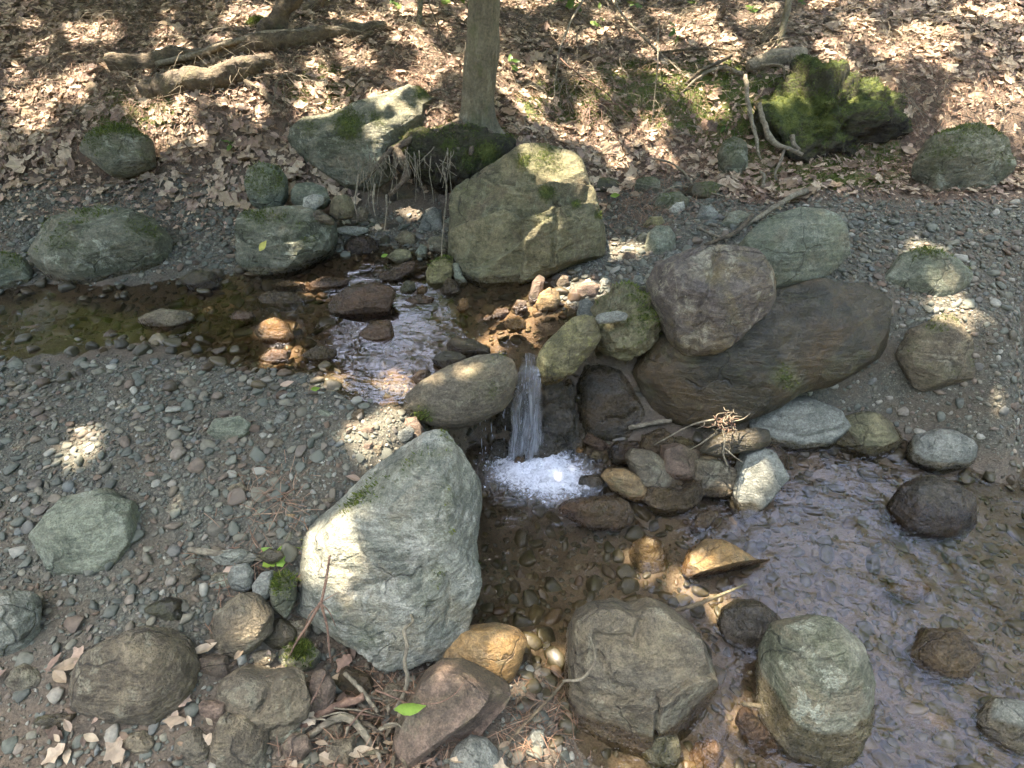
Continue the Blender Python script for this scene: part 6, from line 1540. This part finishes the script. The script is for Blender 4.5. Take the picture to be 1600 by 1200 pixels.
for k in range(34):
    u0, v0 = RNG.uniform(345, 640), RNG.uniform(1075, 1195)
    a = RNG.uniform(-.6, 1.2); ln = RNG.uniform(40, 120); tt = RNG.uniform(1.42, 1.56)
    stick("debris_twig", "thin dead twig in the tangle over the bottom left stones", "twig", [(u0, v0, 0, tt), (u0 + math.cos(a) * ln * .5, v0 - math.sin(a) * ln * .4 + RNG.normal() * 6, 0, tt - .02), (u0 + math.cos(a) * ln, v0 - math.sin(a) * ln * .8, 0, tt + .01)], [RNG.uniform(.0015, .004), .0022, .001], 'twig' if k % 3 else 'red_twig', sides=5, jitter=.3, wob=.012, n=12, group="dead twigs in the bottom left tangle")
# single green and yellow leaves
def flat_leaf(name, label, u, v, t, ln, ang, tilt, mat, veins=False):
    bv, bf = leaf_base(0, 410, 12)
    c = at_t(u, v, t); a = math.radians(ang)
    x = math.cos(a) * AX + math.sin(a) * (AU * math.cos(tilt) - AF * math.sin(tilt))
    y = -math.sin(a) * AX + math.cos(a) * (AU * math.cos(tilt) - AF * math.sin(tilt)); z = np.cross(x, y)
    V = c + (bv[:, :1] * x + bv[:, 1:2] * 1.15 * y + bv[:, 2:] * 0.5 * z) * ln
    o = obj(name, V, bf, M[mat], None, {"rnd": np.full(len(V), .3)}, True, c)
    return tag(o, label, "leaf")
flat_leaf("green_leaf", "bright green ribbed leaf on the reddish wedge-shaped block", 641, 1105, 1.40, .078, 8, .3, 'bright_leaf')
flat_leaf("yellow_leaf", "yellow leaf stuck on the front of the grey block boulder", 411, 384, 2.52, .055, 55, .1, 'yellow_leaf')
flat_leaf("green_leaf", "small lime-green leaf on the upper gravel bar", 493, 607, t_of(493, 607, .455), .035, 10, .5, 'bright_leaf')
flat_leaf("green_leaf", "pale green oval leaf at the back of the gravel spit", 961, 305, t_of(961, 305, .565), .05, 5, .5, 'bright_leaf')
flat_leaf("green_leaf", "small green leaf by the water below the hanging roots", 601, 399, t_of(601, 399, .45), .035, 20, .5, 'bright_leaf')
flat_leaf("yellow_leaf", "tan oval leaf beside the pale green leaf on the gravel spit", 992, 302, t_of(992, 302, .57), .05, 170, .5, 'litter')
# seedlings with green leaves
def seedling(label, u, v, h, nl, size, t=None, mat='green_leaf'):
    b = hit(u, v) if t is None else at_t(u, v, t)
    e_ = empty("seedling", tuple(b), label, "plant")
    st = spline([b, b + np.array([.01, 0, h * .6]), b + np.array([RNG.normal() * .02, RNG.normal() * .02, h])], 10)
    V, F = close_tube(st, [.002, .0015, .001], sides=5); part("stem", V, F, M['twig'], e_)
    for k in range(nl):
        a = RNG.uniform(0, 2 * math.pi); s = st[RNG.integers(4, 10)]
        bv, bf = LB[k % 3]
        R_ = frames(1, RNG, np.array([[math.cos(a) * .5, math.sin(a) * .5 - .3, 1.0]]), .3)[0]
        V = s + R_ @ np.array([.5 * size, 0, 0]) + (bv * size) @ R_.T
        part("leaf", V, bf, M[mat], e_, {"rnd": np.full(len(V), RNG.uniform())})
seedling("leafy green seedling on the slope beside the tree top", 795, 122, .10, 4, .06)
seedling("little green seedling at the left edge above the leafy drift", 362, 237, .06, 4, .05)
seedling("green seedling beside the stick at the left edge of the gravel", 432, 884, .04, 6, .045, mat='bright_leaf')
seedling("small green seedling on the mossy right bank", 1130, 210, .06, 4, .05)
seedling("bright green seedling high on the middle slope", 985, 40, .18, 7, .065)
for lab, u, v, n_ in [("low green plant on the slope below the sprig at the top", 905, 35, 6), ("low green plant near the upper right sapling", 1165, 45, 6), ("low green plant at the top right corner", 1240, 20, 7), ("low green plant in the upper middle beside thin stems", 930, 62, 5),
                      ("low green plant on the moss bank's upper edge", 1045, 100, 5), ("green plant left of the slender tree near the top", 620, 25, 6)]:
    seedling(lab, u, v, RNG.uniform(.08, .2), n_, .055)
seedling("green seedling on the upper slope right of the middle", 1075, 25, .16, 6, .06)
for lab, u, v, n_ in [("green leafy sprig hanging into view beside the tree at the top", 735, 12, 9), ("green leafy sprig overhanging the top centre of the slope", 880, 8, 12), ("green leafy sprig at the top near the thin sapling", 700, 6, 7)]:
    b = at_t(u, -30, 2.9)
    e_ = empty("leafy_sprig", tuple(b), lab, "plant")
    st = spline([b, at_t(u - 20, v - 20, 2.85), at_t(u + 15, v - 6, 2.8)], 12)
    V, F = close_tube(st, [.003, .002, .001], sides=5); part("stem", V, F, M['twig'], e_)
    for k in range(n_):
        s = st[RNG.integers(3, 12)]
        bv, bf = LB[k % 3]
        R_ = frames(1, RNG, np.array([[0, -.4, 1.0]]), .35)[0]
        V = s + R_ @ np.array([.03, 0, 0]) + (bv * .065) @ R_.T
        part("leaf", V, bf, M['green_leaf'], e_, {"rnd": np.full(len(V), RNG.uniform())})
CLOSE = 0.9
NLEAF = 58000

# ------------------------------------------------------------------ the forest canopy that shades the stream
# gaps in the leaves where sun flecks reach the ground: pixel, depth (None: ground), radius in metres
FLECKS = [(565, 850, 1.70, .025), (570, 885, 1.68, .045), (535, 920, 1.65, .055), (580, 935, 1.64, .030), (495, 870, 1.68, .02), (770, 1000, 1.6, .035), (690, 1062, 1.5, .025), (390, 965, 1.5, .03),
          (855, 300, 2.7, .06), (885, 310, 2.7, .06), (920, 330, 2.7, .07), (930, 360, 2.7, .04), (610, 660, None, .05), (575, 685, None, .07), (620, 600, None, .05), (520, 600, None, .06), (430, 520, None, .05),
          (850, 470, None, .08), (805, 505, None, .06), (915, 455, None, .09), (745, 580, 2.0, .02), (690, 615, 2.0, .015), (775, 530, None, .05), (985, 390, None, .04),
          (590, 190, 2.9, .06), (640, 160, 2.95, .06), (980, 760, 1.95, .05), (1110, 860, 1.8, .06), (1150, 680, 2.1, .05), (1130, 670, 2.1, .05),
          (1000, 905, None, .015), (1085, 920, None, .05), (1170, 1130, None, .05), (1100, 1190, None, .04), (840, 1025, None, .04), (830, 1180, None, .03), (960, 1130, 1.45, .03), (420, 520, 2.2, .05),
          (490, 150, None, .05), (560, 100, None, .10), (400, 170, None, .07), (390, 30, None, .16), (580, 40, None, .14), (650, 20, None, .14), (470, 400, 2.6, .05), (640, 60, None, .10), (720, 105, None, .06),
          (810, 10, None, .16), (880, 60, None, .07), (960, 35, None, .12), (1080, 40, None, .16), (1180, 30, None, .12), (1140, 80, None, .08), (960, 240, None, .09), (920, 220, None, .07), (880, 215, None, .05), (830, 180, None, .05), (1010, 225, None, .05), (930, 140, None, .06), (1010, 90, None, .06), (1040, 250, None, .04), (1110, 60, None, .08),
          (150, 60, None, .15), (250, 200, None, .10), (60, 160, None, .12), (120, 700, None, .05), (1450, 60, None, .14), (1350, 160, None, .10), (1530, 200, None, .12), (1440, 420, 2.6, .08), (1480, 580, 2.5, .08), (1260, 340, 2.6, .05)]
_rf = np.random.default_rng(5)
FLECKS += [(float(_rf.uniform(-50, 1650)), float(_rf.uniform(3, 215)), None, float(_rf.uniform(.015, .075))) for _ in range(165)]
FL = np.array([hit(u, v) if t is None else at_t(u, v, t) for u, v, t, r in FLECKS]); FR = np.array([f[3] for f in FLECKS])
# openings through which the pools mirror the sky: pixel in the pool, height of the pool, radius
MIRROR = [(590, 540, ZU, .10, .07), (625, 585, ZU, .10, .07), (660, 525, ZU, .06, .05), (1230, 735, 0, .16, .06), (1240, 810, 0, .12, .05), (1330, 760, 0, .2, .06), (1245, 890, 0, .08, .04), (900, 880, 0, .05, .03), (1120, 1060, 0, .05, .03)]
def thin(p):
    """which leaves stay: those that shade no sun fleck and close no opening"""
    keep = np.ones(len(p), bool)
    for c, r in zip(FL, FR):
        q = p - c; s = q @ SUN
        keep &= np.linalg.norm(q - s[:, None] * SUN, axis=1) > r + 0.045
    for u, v, z, r, gr in MIRROR:
        c = at_z(u, v, z); d = ray(u, v) * np.array([1, 1, -1]); d = d / np.linalg.norm(d)
        q = p - c; s = q @ d
        keep &= (np.linalg.norm(q - s[:, None] * d, axis=1) > r + gr * s) | (s < 0)
    return keep
rg = np.random.default_rng(91)
def canopy_points(n, x0, x1, y0, y1, z0, z1, gap):
    g = np.column_stack([rg.uniform(x0, x1, n), rg.uniform(y0, y1, n)])
    h = rg.uniform(z0, z1, n)
    p = np.column_stack([g[:, 0] + SUN[0] / SUN[2] * h, g[:, 1] + SUN[1] / SUN[2] * h, h + 0.4])
    return p[fbm(p * 1.1 + 2, 3) > gap]
over = canopy_points(NLEAF, -3.9, 3.9, -0.5, 6.8, 3.6, 6.8, -0.36)
# crowns of the trees further off, seen mirrored in the pools
far = []
for cx, cy, cz, rx, rz, m in ((-6, 8, 6, 2.6, 2.6, 3200), (-2, 10.5, 6.5, 2.6, 3.0, 3200), (2.5, 10, 6.5, 2.5, 3.0, 3200), (6.5, 8, 6, 2.6, 2.6, 3200), (7.5, 3, 5.5, 2.2, 2.6, 2600), (-7, 2.5, 5.5, 2.2, 2.6, 2600)):
    q = rg.normal(size=(m, 3)); q /= np.linalg.norm(q, axis=1)[:, None]
    q *= rg.uniform(0.25, 1, m)[:, None] ** 0.4
    q = q * np.array([rx, rx, rz]) + np.array([cx, cy, cz])
    far.append(q[fbm(q * 0.9 + 5, 3) > -0.12])
TREES = [((tb[0] + .05, tb[1] + .2, tb[2]), 6.6, None), ((-4.9, 3.7), 8.0, .11), ((5.0, 3.5), 8.2, .12), ((0.4, 7.4), 8.4, .13)]
lv, lf = leaf_base(0, 500, 4)
def leaf_crown(P, size, parent):
    n = len(P)
    R = frames(n, rg, np.tile([0.0, 0.0, 1.0], (n, 1)), 0.55)
    V, F, A = scatter_mesh([(lv * np.array([1, 1.25, 1]), lf)], np.zeros(n, int), R, rg.uniform(size * .75, size * 1.25, n), P, rg.uniform(0, 1, n))
    o = part("crown", V, F, M['green_leaf'], parent, {"rnd": A}, False)
    return o
def limbs(base, top, centres, r0, parent):
    for c in centres:
        s = base + (top - base) * rg.uniform(.45, .85)
        mid = (s + c) / 2 + np.array([0, 0, .15])
        V, F = close_tube(spline([s, mid, c], 10), [r0 * .45, r0 * .28, r0 * .1], sides=6, jitter=.2)
        part("limb", V, F, M['bark'], parent)
over = over[thin(over)]
# close the remaining chinks over the stream, except at the flecks
e1 = np.cross(SUN, [1.0, 0, 0]); e1 /= np.linalg.norm(e1); e2 = np.cross(SUN, e1)
cell = 0.05; half = 4.2
ga = ((over @ e1) / cell).astype(int); gb = ((over @ e2) / cell).astype(int)
off = int(12 / cell); cov = np.zeros((2 * off, 2 * off))
for da in (-1, 0, 1):
    for db in (-1, 0, 1): np.add.at(cov, (ga + off + da, gb + off + db), 1 if (da == 0 or db == 0) else 0.5)
tx, ty = np.meshgrid(np.arange(-3.2, 3.2, cell * .9), np.arange(0.1, 5.6, cell * .9), indexing='ij')
tp_ = np.column_stack([tx.ravel(), ty.ravel(), gz(tx.ravel(), ty.ravel()) + 0.1])
ca = ((tp_ @ e1) / cell).astype(int) + off; cb = ((tp_ @ e2) / cell).astype(int) + off
open_ = (cov[ca, cb] < 3.2) & (rg.uniform(size=len(ca)) < CLOSE)
ex = tp_[open_] + SUN * rg.uniform(3.9, 6.8, open_.sum())[:, None]
over = np.vstack([over, ex[thin(ex)]])
base_xy = np.array([t[0][:2] for t in TREES])
own = np.argmin(np.linalg.norm(over[:, None, :2] - (base_xy + np.array([0, 0]))[None], axis=2), 1)
LABS = [None, "tall tree beyond the left side of the stream bank", "tall tree beyond the right side of the stream bank", "tree higher up on the hillside above the slender tree"]
for k, (b, h, r) in enumerate(TREES):
    P = over[own == k]
    if k == 0: e_ = tree; bz = np.array(tb); tp = TR[-1]
    else:
        bz = np.array([b[0], b[1], float(gz(b[0], b[1])) - .1]); tp = bz + np.array([rg.normal() * .2, rg.normal() * .2, h])
        e_ = empty("tree", tuple(bz), LABS[k], "tree", "forest trees around the stream")
        V, F = close_tube(spline([bz, bz + np.array([.05, 0, h * .3]), bz + (tp - bz) * .65, tp], 30), [r * 1.3, r, r * .85, r * .6, r * .25], sides=16, jitter=.15, seed=k)
        part("trunk", V, F, M['bark'], e_)
    if len(P) == 0: continue
    leaf_crown(P, .16, e_)
    limbs(bz, tp, P[rg.choice(len(P), min(9, len(P)), False)], r or .06, e_)
for k, P in enumerate(far):
    c = P.mean(0)
    bz = np.array([c[0], c[1], float(gz(c[0], c[1])) - .1])
    P = P[thin(P)]
    e_ = empty("tree", tuple(bz), "leafy forest tree " + ["on the far left slope", "on the slope behind the fallen log", "on the slope behind the mossy bank", "on the far right slope", "beyond the right end of the lower pool", "beyond the left end of the upper pool"][k], "tree", "forest trees around the stream")
    V, F = close_tube(spline([bz, bz + np.array([.1, 0, 2.5]), np.array([c[0], c[1], c[2] + 1])], 24), [.17, .13, .09, .04], sides=14, jitter=.15, seed=k)
    part("trunk", V, F, M['bark'], e_)
    leaf_crown(P, .24, e_)
    limbs(bz, c + np.array([0, 0, 1.]), P[rg.choice(len(P), 8, False)], .12, e_)

# the wood goes on all round: trees added out of view to block low skylight
for k in range(22):
    a = 2 * math.pi * (k + rg.uniform(-.3, .3)) / 22
    d_ = rg.uniform(11, 15); bx, by = d_ * math.sin(a), 2.0 + d_ * math.cos(a)
    bz = np.array([bx, by, float(gz(bx, by)) - .1]); h = rg.uniform(6.5, 9.5)
    m = 2200
    q = rg.normal(size=(m, 3)); q /= np.linalg.norm(q, axis=1)[:, None]; q *= rg.uniform(.3, 1, m)[:, None] ** .4
    P = q * np.array([2.4, 2.4, h * .5]) + bz + np.array([0, 0, h * .52])
    P = P[thin(P)]
    e_ = empty("tree", tuple(bz), "leafy tree of the wood round the stream, added out of view to block low skylight", "tree", "wood around the stream")
    V, F = close_tube(spline([bz, bz + np.array([.1, 0, h * .4]), bz + np.array([0, .1, h])], 18), [.16, .12, .05], sides=12, jitter=.15, seed=k)
    part("trunk", V, F, M['bark'], e_)
    if len(P): leaf_crown(P, .5, e_)
